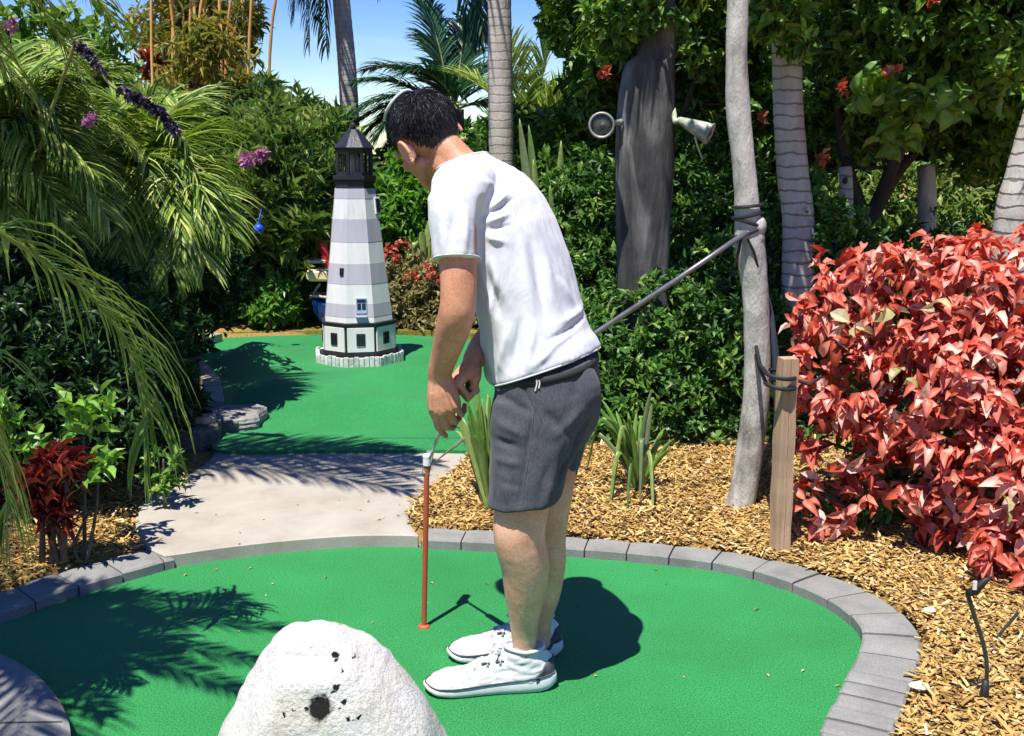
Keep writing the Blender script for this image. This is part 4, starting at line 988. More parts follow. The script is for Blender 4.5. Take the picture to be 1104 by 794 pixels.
# hedge behind the man on the right
shrub('hedge', 'dense dark green hedge of small glossy leaves behind the strap leaved plant', 'hedge', (1.0, 5.45), [
    B(690, 430, 5.35, .42, .40, .42), B(770, 420, 5.45, .40, .40, .45), B(840, 420, 5.5, .35, .38, .42), B(700, 360, 5.6, .42, .40, .40), B(780, 350, 5.7, .42, .45, .45), B(860, 345, 5.75, .42, .4, .45), B(640, 420, 5.5, .34, .4, .42), B(720, 495, 5.2, .40, .32, .20), B(820, 490, 5.2, .38, .3, .20)],
    5600, 8, .056, M_leaf_hedge, 101, asp=.5, shell=.5, open_=.9, lumpy=.5)
shrub('hedge', 'dark hedge reaching up both sides of the charred trunk', 'hedge', (.85, 6.3), [
    B(620, 330, 6.2, .34, .4, .5), B(630, 240, 6.4, .30, .35, .42), B(760, 270, 6.3, .38, .4, .45), B(740, 200, 6.6, .35, .35, .4), B(820, 260, 6.3, .33, .4, .5), B(690, 320, 6.5, .35, .3, .35)],
    3600, 8, .06, M_leaf_hedge, 102, asp=.42, shell=.5)
shrub('leafy_shrub', 'mid green leafy shrub directly behind the man between palm trunk and charred trunk', 'shrub', (.35, 7.2), [
    B(590, 240, 7.0, .30, .3, .5), B(620, 180, 7.2, .30, .35, .45), B(560, 300, 7.0, .30, .35, .5), B(600, 330, 6.9, .35, .35, .5), B(640, 150, 7.3, .28, .3, .4), B(545, 225, 7.2, .28, .3, .5), B(560, 170, 7.4, .25, .25, .35)],
    2600, 8, .085, M_leaf_can, 103, asp=.36, shell=.45)

# broad leaf tree canopies at top right
def tree(label, foot, tops, blobs, ncl, L, seed, mt, asp=.48, r0=.06, per=8, name='broadleaf_tree', bark=None, tm=LEAF4, **kw):
    rr = np.random.default_rng(seed); z = hz(*foot); root = thing(name, (foot[0], foot[1], z), label, 'tree')
    tr = MB(); f = np.array((foot[0], foot[1], z-.05)); fork = np.asarray(tops[0])
    P = catmull([f, (f+fork)/2+rr.normal(0, .03, 3), fork], 8); tube(tr, P, np.linspace(r0*1.15, r0*.8, len(P)), 10)
    tr.build('trunk', bark or M_darkbark, root, smooth=True)
    for t in tops[1:]:
        br = MB(); t = np.asarray(t); P = catmull([fork, (fork+t)/2+rr.normal(0, .05, 3), t], 8); tube(br, P, np.linspace(r0*.75, r0*.2, len(P)), 8)
        for _ in range(5):
            q = P[rr.integers(4, len(P)-1)]; e = q+rdir(rr, 1)[0]*.35+(0, 0, .1); tube(br, [q, (q+e)/2, e], [r0*.2, r0*.15, r0*.06], 5)
        br.build('branch', bark or M_darkbark, root, smooth=True)
    fo = MB(); cloud(fo, rr, blobs, ncl, per, L, asp, tmpl=tm, **kw); fo.build('crown', mt, root); return root
T1 = tree('broad leaved tree whose crown hangs over the charred trunk', (.95, 6.9), [at(720, 230, 6.9), at(650, 60, 6.7), at(760, 60, 6.6), at(720, -60, 6.8)], [
    B(650, 30, 6.7, .34, .3, .32), B(690, -10, 6.7, .45, .35, .30), B(760, 20, 6.7, .38, .3, .36), B(695, 16, 5.44, .17, .07, .09), B(655, 35, 5.6, .12, .10, .12), B(800, 80, 7.0, .34, .3, .38), B(770, 130, 6.9, .36, .3, .34), B(640, 95, 7.0, .22, .3, .25), B(610, 20, 6.9, .16, .2, .18), B(730, 90, 7.1, .34, .25, .34), B(835, 15, 5.2, .16, .18, .12), B(860, 45, 5.25, .08, .1, .06)],
    3600, .068, 111, M_leaf_can, asp=.6, tm=LEAF8, shell=.35, lumpy=.5)
T2 = tree('dark many branched tree with big leaves above the red bush', (1.95, 6.3), [at(935, 245, 6.2), at(985, 130, 6.1), at(1000, 60, 6.0), at(900, 90, 6.2), at(1050, 100, 6.3)], [
    B(920, 40, 6.1, .36, .35, .34), B(980, 20, 5.8, .45, .45, .34), B(1060, 30, 5.8, .42, .45, .38), B(1120, 80, 5.9, .38, .4, .42), B(990, 100, 6.3, .42, .35, .30), B(910, 120, 6.4, .34, .3, .30), B(1070, 150, 6.4, .34, .3, .30), B(1160, 20, 5.8, .4, .4, .4), B(880, 150, 6.7, .28, .25, .3), B(1000, -70, 5.9, .8, .6, .35)],
    3800, .072, 112, M_leaf_can, asp=.6, tm=LEAF8, shell=.35, lumpy=.5)
lf = MB(); rr = np.random.default_rng(5)
cloud(lf, rr, [B(940, 95, 5.25, .10, .08, .07), B(1000, 115, 5.3, .16, .1, .06), B(960, 150, 5.4, .12, .1, .06), B(1085, 90, 5.3, .09, .1, .08)], 34, 5, .10, .75, tmpl=LEAF11, tint=(.3, 1)); lf.build('leaf_spray', M_leaf_can, T2)
blossom(T2, [(962, 78, 5.2, .02), (905, 100, 5.3, .028), (885, 170, 5.5, .02), (1010, 2, 5.3, .02)], M_petal_o, .045, n=3, seed=3)
blossom(T1, [(652, 80, 6.3, .03), (824, 126, 6.2, .025)], M_petal_o, .045, n=3, seed=4)
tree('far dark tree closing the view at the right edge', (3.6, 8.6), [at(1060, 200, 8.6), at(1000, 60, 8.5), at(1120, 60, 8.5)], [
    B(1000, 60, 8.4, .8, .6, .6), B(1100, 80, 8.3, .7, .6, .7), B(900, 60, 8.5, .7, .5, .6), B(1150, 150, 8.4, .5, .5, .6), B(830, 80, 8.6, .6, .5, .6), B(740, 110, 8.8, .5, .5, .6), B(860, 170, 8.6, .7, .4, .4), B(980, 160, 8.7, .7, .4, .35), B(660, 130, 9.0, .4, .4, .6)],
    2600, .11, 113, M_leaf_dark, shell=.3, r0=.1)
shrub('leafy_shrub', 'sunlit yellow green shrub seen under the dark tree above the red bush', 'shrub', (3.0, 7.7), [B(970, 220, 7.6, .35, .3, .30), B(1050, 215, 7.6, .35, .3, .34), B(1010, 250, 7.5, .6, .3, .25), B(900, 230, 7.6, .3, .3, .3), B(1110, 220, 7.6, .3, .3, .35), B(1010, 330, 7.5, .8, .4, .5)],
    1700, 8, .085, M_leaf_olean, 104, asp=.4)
shrub('leafy_shrub', 'dappled dark shrub in front of the ringed palm trunk beside the red bush', 'shrub', (1.6, 5.7), [B(880, 225, 5.55, .16, .16, .18), B(905, 255, 5.5, .22, .2, .2), B(850, 255, 5.6, .14, .14, .15), B(900, 330, 5.6, .35, .3, .4), B(1000, 310, 5.8, .5, .3, .4)],
    1000, 7, .062, M_leaf_hedge, 105, asp=.42)

# ------------------------------------------------------------------ palms
def palm(name, label, foot, pts, rads, fronds, seed, mt, bark, sm=None, cat_='palm', each=False):
    rr = np.random.default_rng(seed); root = thing(name, (foot[0], foot[1], hz(*foot)), label, cat_)
    if pts is not None:
        mb = MB(); palm_trunk_only(mb, pts, rads, seed); mb.build('trunk', bark, root, smooth=True)
    if not each: lb, sb = MB(), MB()
    for f in fronds:
        if each: lb, sb = MB(), MB()
        frond(lb, sb, rr, **f)
        if each:
            o = lb.build('frond', mt, root); sb.build('midrib', sm or M_stem, o)
    if not each and fronds:
        o = lb.build('crown', mt, root); sb.build('midrib', sm or M_stem, o)
    return root
def radial(c, n, L, rr, el0=.9, el1=-.1, droop=1.6, **kw):
    out = []
    for i in range(n):
        a = i*2.399+rr.uniform(-.3, .3); e = el0+(el1-el0)*i/max(1, n-1)
        out.append(dict(base=np.asarray(c), d0=(math.cos(a)*math.cos(e), math.sin(a)*math.cos(e), math.sin(e)), length=L*rr.uniform(.85, 1.15), droop=droop*rr.uniform(.8, 1.2), **kw))
    return out
def prads(ws, Y): return [w*(Y*.99)/FPX/2 for w in ws]
rp = np.random.default_rng(77)
# palm straight behind the lighthouse
Yp = 10.4; zf = at(384, 330, Yp)
pts = [np.array((zf[0]+.02, Yp, .0)), at(384, 300, Yp), at(378, 150, Yp), at(374, 70, Yp), at(368, 0, Yp), at(364, -62, Yp)]
top = pts[-1]
fr = radial(top, 9, 1.4, rp, el0=1.35, el1=.5, droop=1.6, nl=34, ll=.42, lw=.012, ldroop=1.5)
for tx, ty in ((318, 12), (334, 45), (352, 48), (328, -5), (345, 20), (400, -20)):
    e = at(tx, ty, Yp-.15); d = e-top; P_ = catmull([top, top+(d[0]*.55, -.08, .16), top+(d[0]*.95, -.12, -.05), e], 6); fr.append(dict(base=top, d0=(1, 0, 0), length=1, path=P_, nl=70, ll=.36, lw=.009, ldroop=2.6, tint=(.0, .8)))
palm('palm_tree', 'tall slim palm rising into the sky straight behind the lighthouse', zf[:2], pts, prads((24, 20, 20, 19, 18, 18), Yp), fr, 201, M_frond_dark, M_palmbark)
# palm behind the man's back
Yp = 6.5; zf = at(541, 330, Yp)
pts = [np.array((zf[0], Yp, .0)), at(542, 300, Yp), at(540.5, 170, Yp), at(539, 80, Yp), at(538.5, 0, Yp), at(537, -200, Yp)]
top = pts[-1]; fr = radial(top, 8, 1.0, rp, el0=1.35, el1=.6, droop=1.6, nl=34, ll=.3, lw=.010, ldroop=1.6)
for tx in (503, 513, 520): e = at(tx, 40, Yp+.25); d = e-top; P_ = catmull([top, top+(d[0]*.7, .2, .12), top+(d[0]*1.1, .28, -.35), np.array((e[0], Yp+.28, at(tx, 30, Yp)[2]))], 6); fr.append(dict(base=top, d0=(1, 0, 0), length=1, path=P_, nl=70, ll=.30, lw=.008, ldroop=2.6))
palm('palm_tree', 'smooth pale palm trunk behind the bending man, fronds cut by the top edge', zf[:2], pts, prads((30, 27, 26, 26, 24, 23), Yp), fr, 202, M_frond_dark, M_palmbark)
# short dark palm left of that trunk
c = at(492, 118, 10.3); fr = []
for a, ln, dr in ((2.95, 1.0, 1.5), (2.6, 1.1, 1.6), (2.25, 1.0, 1.3), (1.9, .9, 1.1), (1.5, .9, 1.0), (1.1, .95, 1.2), (.75, 1.0, 1.5), (.4, 1.0, 1.7), (.1, .95, 1.7), (3.3, .85, 1.6), (2.8, .7, 2.4), (2.0, .7, 1.8), (3.0, 1.05, 1.1), (2.42, .95, 1.0), (1.7, 1.1, 1.3), (2.75, .9, 1.9), (3.2, .75, 2.4)):
    fr.append(dict(base=c+rp.normal(0, .03, 3), d0=(math.cos(a), rp.uniform(-.45, .35), math.sin(a)*.85), length=ln*.98, droop=dr*.85, nl=64, ll=.36, lw=.012, ldroop=1.0, vee=.15, tint=(0, 1)))
pf = (c[0], 10.3)
palm('feather_palm', 'dark bluish feather palm with arching fronds behind the man\'s head', pf, [np.array((c[0], 10.3, .0)), np.array((c[0], 10.3, 1.0)), c], [.09, .08, .07], fr, 203, M_frond_dark, M_darkbark)
c = at(572, 165, 8.2); fr = []
for a, ln in ((1.75, 1.0), (1.45, 1.0), (1.15, .95), (2.05, .9), (.85, .9), (.6, .75)): fr.append(dict(base=c, d0=(math.cos(a), rp.uniform(-.2, .2), math.sin(a)), length=ln*.95, droop=1.1, nl=60, ll=.32, lw=.010, ldroop=.8, tint=(.3, 1)))
palm('feather_palm', 'light green feather palm right of the smooth pale palm trunk', (c[0], 8.2), [np.array((c[0], 8.2, .0)), np.array((c[0], 8.2, .8)), c], [.06, .05, .04], fr, 204, M_frond, M_palmbark)
# ringed palm between the canopies
Yp = 5.45; pts = [np.array((at(862, 300, Yp)[0], Yp, 0)), at(861, 260, Yp), at(855, 190, Yp), at(850, 120, Yp), at(848, 60, Yp), at(846, 30, Yp), at(845, -80, Yp)]
palm('palm_tree', 'thick grey palm trunk with dark rings beside the strapped slim trunk', (pts[0][0], Yp), pts, prads((36, 34, 33, 31, 30, 26, 22), Yp), radial(pts[-1], 10, 1.1, rp, el0=1.2, el1=.2, droop=1.8, nl=30, ll=.3, lw=.013), 205, M_frond, M_palmbark2)
Yp = 5.0; pts = [np.array((at(1088, 300, Yp)[0], Yp, 0)), at(1092, 255, Yp), at(1104, 195, Yp), at(1124, 120, Yp), at(1150, 40, Yp), at(1180, -80, Yp)]
palm('palm_tree', 'leaning ringed palm trunk cut by the right edge behind the red bush', (pts[0][0], Yp), pts, prads((44, 42, 40, 36, 32, 28), Yp), radial(pts[-1], 9, 1.1, rp, el0=1.2, el1=.1, droop=1.8, nl=30, ll=.3, lw=.013), 206, M_frond, M_palmbark2)
# cut posts under the dark tree
for (px, w, y0, Y, mt, lab, hol) in ((912, 14, 180, 6.0, M_palmbark2, 'pale cut trunk with dark knot holes left of the dark branches', True), (999, 19, 178, 6.4, M_greybark, 'grey weathered post standing right of the dark branches', False)):
    b = at(px, 300, Y); mb = MB(); r = w*Y/FPX/2
    trunk(mb, [np.array((b[0], Y, -.02)), at(px, 240, Y), at(px-1, y0, Y)], [r*1.05, r, r*.95], seed=int(px), step=.05)
    root = thing('tree_stump', (b[0], Y, hz(b[0], Y)), lab, 'trunk'); mb.build('trunk', mt, root, smooth=True)
    if hol:
        for py in (195, 217, 236):
            h = MB(); sph(h, at(px-1, py, Y-r*.93), (.016, .012, .019), 12, 8); h.build('knot_hole', M_joint, root, smooth=True)

# near palm outside the left edge: its fronds hang into the picture and shade the green
ca = np.array((-1.98, 2.12, 2.02)); fr = []
def hang(p0, d0, ln, dr, **kw):
    a = dict(base=np.asarray(p0, float), d0=d0, length=ln, droop=dr, nl=46, ll=.34, lw=.0075, ldroop=1.6, r0=.010, tint=(.1, 1)); a.update(kw); fr.append(a)
def through(P, **kw):
    P = catmull(P, 6); a = dict(base=P[0], d0=(1, 0, 0), length=1, path=P, nl=46, ll=.34, lw=.0075, ldroop=1.6, r0=.010, tint=(.2, 1)); a.update(kw); fr.append(a)
through([ca, at(-80, 215, 2.55), at(0, 252, 2.75), at(55, 288, 2.85), at(100, 322, 2.92), at(135, 370, 3.0), at(155, 430, 3.02), at(158, 470, 3.02)], nl=46, ll=.36, ldroop=3.4, sweep=.8, vee=.35, lw=.0078, r0=.008, tint=(.4, 1))
through([ca, at(-140, 330, 2.4), at(-60, 380, 2.5), at(-15, 450, 2.55), at(5, 520, 2.58), at(8, 560, 2.6)], nl=44, ll=.28, ldroop=3.2, vee=.2, lw=.007, tint=(.3, 1))
# fronds overhead, spread like the shadow on the turf
def sh(px, py, z):
    g_ = gr(px, py, 0); return g_+np.array(SUNV)/SUNV[2]*z
c2 = sh(-5, 690, 2.25)
for tx, ty, mx_, my_, tz in ((255, 645, 120, 648, 2.1), (305, 678, 150, 668, 2.05), (290, 716, 150, 690, 1.95), (265, 748, 160, 712, 1.9), (112, 772, 70, 722, 1.95), (60, 775, 35, 735, 2.0), (150, 640, 70, 650, 2.2), (10, 745, -5, 720, 2.0), (190, 700, 100, 690, 2.0), (220, 660, 110, 662, 2.1), (140, 740, 85, 708, 2.0), (-40, 760, -25, 720, 2.0), (60, 640, 20, 650, 2.3)):
    through([c2, sh(mx_*.5-2, (my_+690)/2, 2.35), sh(mx_, my_, 2.38), sh(tx, ty, tz)], nl=60, ll=.20, ldroop=1.0, lw=.0065, sweep=1.1, vee=.2)
for a in (2.2, 2.8, 3.4, 4.0, 4.6, 5.2): hang(c2, (math.cos(a)*.7, math.sin(a)*.7, .6), 1.1, 2.0, nl=36)
rr = np.random.default_rng(301)
root = palm('areca_palm', 'near palm at the left edge with arching yellow green fronds drooping into view', (c2[0]-.1, c2[1]), [np.array((c2[0]-.1, c2[1], 0)), np.array((c2[0]-.08, c2[1], 1.2)), c2], [.06, .05, .045], fr, 301, M_frond_yel, M_palmbark, each=True)

# tall palm over the path: crown above the frame, fronds hanging at top left
def big_left():
    fr = []
    c = np.array((-2.9, 3.85, 2.95)); rr = np.random.default_rng(302)
    for a, e in ((-.14, .3), (-.03, .3), (.07, .32), (.15, .3), (.0, .5), (2.8, .4), (3.5, .4), (4.2, .4), (5.0, .5)):
        fr.append(dict(base=c, d0=(math.cos(a)*math.cos(e), math.sin(a)*math.cos(e), math.sin(e)), length=(2.3 if math.cos(a) > .8 else 1.5)*rr.uniform(.92, 1.05), droop=1.6, nl=70, ll=.34, lw=.008, ldroop=1.5, tint=(0, .9)))
    # fronds dropping into the top left of the view
    for px, py, Y in ((20, 100, 4.7), (75, 60, 4.8), (-20, 140, 4.6), (120, 20, 4.9)):
        e_ = at(px, py, Y); m_ = (c+e_)/2+(0, 0, .55); P = catmull([c, m_, e_], 9)
        fr.append(dict(base=c, d0=(1, 0, 0), length=1, path=P, nl=80, ll=.40, lw=.0065, ldroop=2.2, tint=(.3, 1)))
    palm('palm_tree', 'tall palm at top left whose long fronds hang down from the top edge', (c[0]-.1, c[1]), [np.array((c[0]-.15, c[1], .1)), np.array((c[0]-.12, c[1], 1.5)), c], [.10, .08, .07], fr, 302, M_frond, M_palmbark)
big_left()
# areca clumps filling the left side
def areca(label, foot, stemsN, arcs, seed, mt, ll=.34, lw=.011, nl=74):
    rr = np.random.default_rng(seed); z = hz(*foot); root = thing('areca_palm', (foot[0], foot[1], z), label, 'palm', )
    cn = MB()
    for _ in range(stemsN):
        f = np.array((foot[0]+rr.uniform(-.22, .22), foot[1]+rr.uniform(-.15, .15), z-.03)); t = f+np.array((rr.uniform(-.12, .06), rr.uniform(-.05, .1), rr.uniform(.35, .6))); tube(cn, [f, (f+t)/2, t], [.022, .02, .016], 8)
    cn.build('cane', M_stem, root, smooth=True)
    lb, sb = MB(), MB()
    for (px, py, Y, lift) in arcs:
        e = at(px, py, Y); f = np.array((foot[0]+rr.normal(0, .15), foot[1]+rr.normal(0, .1), z+rr.uniform(.4, .9)))
        h = np.linalg.norm((e-f)[:2]); m1 = f+(e-f)*.35+np.array((0, 0, lift)); m2 = f+(e-f)*.75+np.array((0, 0, lift*.75))
        P = catmull([f, m1, m2, e], 8)
        frond(lb, sb, rr, P[0], (1, 0, 0), 1, path=P, nl=nl, ll=ll*rr.uniform(.85, 1.15), lw=lw, ldroop=rr.uniform(1.0, 2.2), t0=.3, tint=(.0, 1), sweep=.45, vee=.2)
    o = lb.build('crown', mt, root); sb.build('midrib', M_stem, o); return root
rr = np.random.default_rng(9)
A1 = areca('feathery palm clump left of the lighthouse with rows of hanging leaflets', (-2.0, 5.9), 12,
    [(210, 175, 5.7, .35), (225, 200, 5.6, .4), (190, 150, 5.8, .4), (150, 115, 6.0, .4), (245, 250, 5.5, .45), (180, 205, 5.5, .4), (220, 285, 5.4, .5), (165, 250, 5.4, .4), (120, 160, 5.8, .4), (140, 210, 5.5, .35), (200, 240, 5.4, .45), (100, 120, 6.0, .35), (240, 215, 5.9, .4), (170, 120, 6.2, .3), (110, 210, 5.6, .4), (185, 290, 5.3, .5), (150, 300, 5.3, .5), (205, 130, 6.2, .35), (130, 265, 5.3, .45)], 311, M_frond, ll=.30, lw=.0075)
A2 = areca('dense feathery palm clump filling the far left above the shade', (-2.6, 5.0), 12,
    [(30, 130, 4.9, .4), (70, 150, 4.9, .4), (100, 185, 4.8, .45), (10, 175, 4.7, .4), (60, 215, 4.7, .5), (115, 235, 4.7, .5), (-30, 160, 4.8, .4), (20, 225, 4.6, .45), (85, 110, 5.2, .35), (40, 90, 5.3, .3), (-10, 110, 5.1, .3), (130, 150, 5.2, .4), (75, 250, 4.6, .5), (10, 250, 4.5, .5), (0, 60, 5.4, .25), (60, 55, 5.5, .25), (110, 80, 5.5, .25), (-40, 220, 4.6, .4)], 312, M_frond, ll=.28, lw=.007)
blossom(A2, [(10, 28, 4.9, .03), (95, 130, 4.7, .022)], M_petal, .03, n=8, seed=6)
# purple flower spike
def spike():
    P = catmull([at(80, 48, 4.7), at(98, 62, 4.7), at(120, 92, 4.7), at(150, 108, 4.7), at(172, 122, 4.7), at(186, 138, 4.72), at(200, 152, 4.72)], 8)
    b = P[0]; root = thing('flower_spike', (b[0], b[1], hz(b[0], b[1])), 'drooping dark violet flower spike with pink flecks among the left fronds', 'flower')
    st = MB(); f = np.array((b[0]-.35, b[1]+.1, hz(b[0]-.35, b[1]+.1))); tube(st, np.concatenate([catmull([f, (f+b)/2+(-.1, 0, .2), b], 8)[:-1], P]), .008, 7, cap=False); st.build('stem', M_stem, root)
    rr = np.random.default_rng(2); pb = MB(); m = len(P); blobs = [(P[i], (.016, .016, .016)) for i in range(2, m-6, 1) if not 12 < i < 19]
    cloud(pb, rr, blobs, 200, 6, .020, .8, lumpy=.1, tint=(0, 1)); pb.build('flower', M_petal_v, root)
spike()
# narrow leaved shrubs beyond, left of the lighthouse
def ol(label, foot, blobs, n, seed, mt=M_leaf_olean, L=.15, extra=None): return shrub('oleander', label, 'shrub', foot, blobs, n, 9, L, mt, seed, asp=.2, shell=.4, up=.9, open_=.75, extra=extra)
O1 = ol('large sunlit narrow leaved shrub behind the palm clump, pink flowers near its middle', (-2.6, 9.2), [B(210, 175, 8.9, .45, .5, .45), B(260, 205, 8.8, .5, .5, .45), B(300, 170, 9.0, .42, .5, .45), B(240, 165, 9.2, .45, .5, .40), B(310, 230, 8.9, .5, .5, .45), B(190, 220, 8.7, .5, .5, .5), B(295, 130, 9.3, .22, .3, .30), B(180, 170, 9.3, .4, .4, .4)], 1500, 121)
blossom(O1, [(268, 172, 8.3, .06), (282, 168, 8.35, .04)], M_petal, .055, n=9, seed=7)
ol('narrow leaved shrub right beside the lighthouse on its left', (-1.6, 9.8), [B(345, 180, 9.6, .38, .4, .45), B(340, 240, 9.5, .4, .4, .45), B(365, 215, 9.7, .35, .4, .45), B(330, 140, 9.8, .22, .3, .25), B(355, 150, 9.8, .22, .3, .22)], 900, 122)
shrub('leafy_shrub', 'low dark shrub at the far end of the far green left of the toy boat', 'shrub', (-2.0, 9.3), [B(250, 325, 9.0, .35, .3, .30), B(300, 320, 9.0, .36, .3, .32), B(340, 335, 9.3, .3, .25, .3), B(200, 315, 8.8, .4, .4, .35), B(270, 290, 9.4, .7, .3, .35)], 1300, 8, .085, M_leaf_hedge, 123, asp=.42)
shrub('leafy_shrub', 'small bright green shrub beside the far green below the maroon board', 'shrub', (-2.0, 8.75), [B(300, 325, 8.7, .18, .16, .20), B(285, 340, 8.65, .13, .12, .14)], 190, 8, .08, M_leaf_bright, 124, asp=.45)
# bamboo at upper left
def bamboo():
    rr = np.random.default_rng(8); Y = 9.7; root = thing('bamboo', (at(215, 300, Y)[0], Y, 0), 'tall orange yellow bamboo canes at the upper left against the sky', 'bamboo')
    M_cane = surf('cane', [(0.3, (.44, .17, .04)), (0.7, (.66, .42, .14))], scale=3, rough=.4, stretch=(1, 1, .3))
    for px, tilt in ((172, -3), (180, 2), (186, -2), (195, 4), (204, 0), (209, 5), (217, 2), (223, -4), (231, 3), (238, -2), (246, 4), (253, 1), (260, 5), (288, 4)):
        y_ = Y+rr.uniform(-.35, .05); a = at(px, 260, y_); a[2] = 0; b = at(px+tilt, 60, y_); c = at(px+tilt*5+rr.uniform(-8, 8), -60, y_); b = b+rr.normal(0, .03, 3); mb = MB()
        P = catmull([a, b, c], 14); tube(mb, P, np.linspace(.015, .010, len(P))*(1+.2*(np.arange(len(P)) % 3 == 0)), 8); mb.build('cane', M_cane, root, smooth=True)
    fo = MB(); cloud(fo, rr, [B(185, 45, Y+.2, .3, .25, .35), B(225, 85, Y, .42, .3, .16), B(255, 45, Y+.2, .22, .25, .3), B(210, -10, Y+.2, .5, .4, .25), B(262, 100, Y-.1, .22, .3, .22), B(180, 100, Y-.1, .3, .3, .2), B(268, 20, Y, .12, .2, .2), B(200, 20, Y+.35, .5, .1, .5), B(240, 60, Y+.35, .3, .1, .4), B(215, 55, Y-.5, .4, .1, .35)], 900, 8, .13, .15, shell=.2, up=.2, droop=.4, tint=(.2, 1)); fo.build('foliage', M_leaf_bam, root)
    blossom(root, [(160, 68, 9.6, .10), (215, 105, 9.3, .05), (190, 60, 10.0, .06)], M_leaf_cord, .12, n=8, seed=9, name='red_leaf_tuft')
bamboo()
# backdrop trees that close the far side
def far_tree(label, foot, blobs, n, L, seed, mt): return tree(label, foot, [np.asarray(blobs[0][0])-(0, 0, .2), blobs[0][0], blobs[1][0]], blobs, n, L, seed, mt, shell=.35, r0=.08)
far_tree('distant green tree low behind the lighthouse on the left', (-3.6, 12.5), [B(230, 230, 12, 1.1, .8, .8), B(330, 215, 12.2, .9, .8, .55), B(150, 180, 11.8, 1.1, .8, 1.1), B(90, 110, 11.6, 1.0, .8, .9), B(30, 100, 11.5, 1.0, .8, 1.2), B(290, 290, 12.2, 1.2, .8, .6)], 2300, .15, 131, M_leaf_can)
far_tree('distant bright green tree right of the lighthouse', (-.9, 11.8), [B(440, 215, 11.2, .65, .6, .55), B(480, 230, 11.3, .6, .6, .6), B(405, 235, 11.3, .55, .5, .6), B(430, 290, 11.2, .9, .6, .5), B(520, 240, 11.2, .6, .5, .6), B(455, 170, 11.4, .35, .4, .25), B(510, 165, 11.6, .5, .3, .36), B(560, 160, 11.6, .4, .3, .38), B(590, 120, 11.8, .25, .2, .3)], 1500, .13, 132, M_leaf_bright)
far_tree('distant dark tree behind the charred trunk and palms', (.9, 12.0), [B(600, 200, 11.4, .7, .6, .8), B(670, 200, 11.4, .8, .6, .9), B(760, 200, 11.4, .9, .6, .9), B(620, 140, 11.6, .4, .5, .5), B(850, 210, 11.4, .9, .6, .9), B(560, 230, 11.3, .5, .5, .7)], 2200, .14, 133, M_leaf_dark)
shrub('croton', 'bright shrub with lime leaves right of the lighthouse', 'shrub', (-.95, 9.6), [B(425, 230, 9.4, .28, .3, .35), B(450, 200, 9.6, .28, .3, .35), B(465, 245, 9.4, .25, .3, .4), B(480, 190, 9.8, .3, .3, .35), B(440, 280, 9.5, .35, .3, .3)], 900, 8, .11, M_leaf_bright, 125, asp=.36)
C1 = shrub('croton', 'yellowish groundcover bush with coral flowers right of the lighthouse base', 'shrub', (-.75, 8.9), [B(435, 320, 8.8, .22, .2, .20), B(462, 325, 8.8, .2, .2, .22), B(425, 345, 8.75, .18, .16, .12), B(455, 350, 8.7, .22, .14, .10), B(490, 330, 8.8, .25, .2, .2), B(445, 295, 8.95, .28, .2, .2), B(530, 345, 8.7, .25, .2, .2)], 900, 7, .062, M_leaf_yel, 126, asp=.45)
blossom(C1, [(421, 270, 8.8, .05), (432, 262, 8.9, .04), (460, 292, 8.7, .06), (444, 298, 8.7, .045), (428, 280, 8.75, .03), (468, 300, 8.7, .04)], M_petal_o, .055, n=4, seed=11)
# strap leaves right of the lighthouse and heliconia behind the man
def blades(name, label, cat, foot, tips, wid, seed, mt, lift=.3, group=None):
    rr = np.random.default_rng(seed); z = hz(foot[0], foot[1]); root = thing(name, (foot[0], foot[1], z), label, cat, group)
    tips = list(tips)+([(np.asarray(e)+rr.normal(0, .035, 3), lf*rr.uniform(.6, 1.2), min(1, max(0, tt+rr.normal(0, .15)))) for e, lf, tt in tips] if name == 'strap_lily' and wid < .02 else [])
    for e, lf, tt in tips:
        f = np.array((foot[0]+rr.normal(0, .012), foot[1]+rr.normal(0, .012), z-.01)); e = np.asarray(e)
        m1 = f+(e-f)*.4+np.array((0, 0, lf*.8)); m2 = f+(e-f)*.75+np.array((0, 0, lf)); P = catmull([f, m1, m2, e], 5); n = len(P)
        side = nrm(np.cross(e-f, (rr.normal(0, .3), -1, .2))); w = wid*np.interp(np.linspace(0, 1, n), [0, .25, .6, .85, 1], [.6, .95, 1, .6, .06])
        mb = MB(); strip(mb, P, side, w, tt, keel=.22)
        o = mb.build('leaf', mt, root, smooth=True); md = o.modifiers.new('thick', 'SOLIDIFY'); md.thickness = .0025; md.offset = 0
    return root
M_strap = leafmat('strap_leaf', [(0.0, (.20, .22, .14)), (0.25, (.10, .20, .035)), (0.7, (.15, .29, .05)), (1.0, (.30, .38, .12))], rough=.38, trans=.25)
f = gr(688, 532, .06); Y = f[1]
blades('strap_lily', 'green strap leaved clump standing alone on the mulch right of the man', 'plant', f, [
    (at(651, 445, Y+.05), .03, .6), (at(664, 443, Y+.1), .03, .7), (at(677, 444, Y+.12), .02, .6), (at(686, 446, Y+.1), .02, .8), (at(703, 436, Y+.02), .03, .05), (at(715, 466, Y), .02, .7), (at(727, 473, Y-.02), .02, .75),
    (at(660, 545, Y-.12), .30, .9), (at(690, 548, Y-.2), .26, .1), (at(705, 557, Y-.2), .20, .85), (at(650, 461, Y-.05), .05, .4), (at(619, 520, Y+.1), .22, .15), (at(672, 452, Y-.04), .03, .8), (at(668, 470, Y-.06), .04, .5), (at(697, 470, Y+.06), .02, .6), (at(720, 490, Y+.05), .03, .5)], .0098, 401, M_strap)
f = gr(528, 548, .06); Y = f[1]
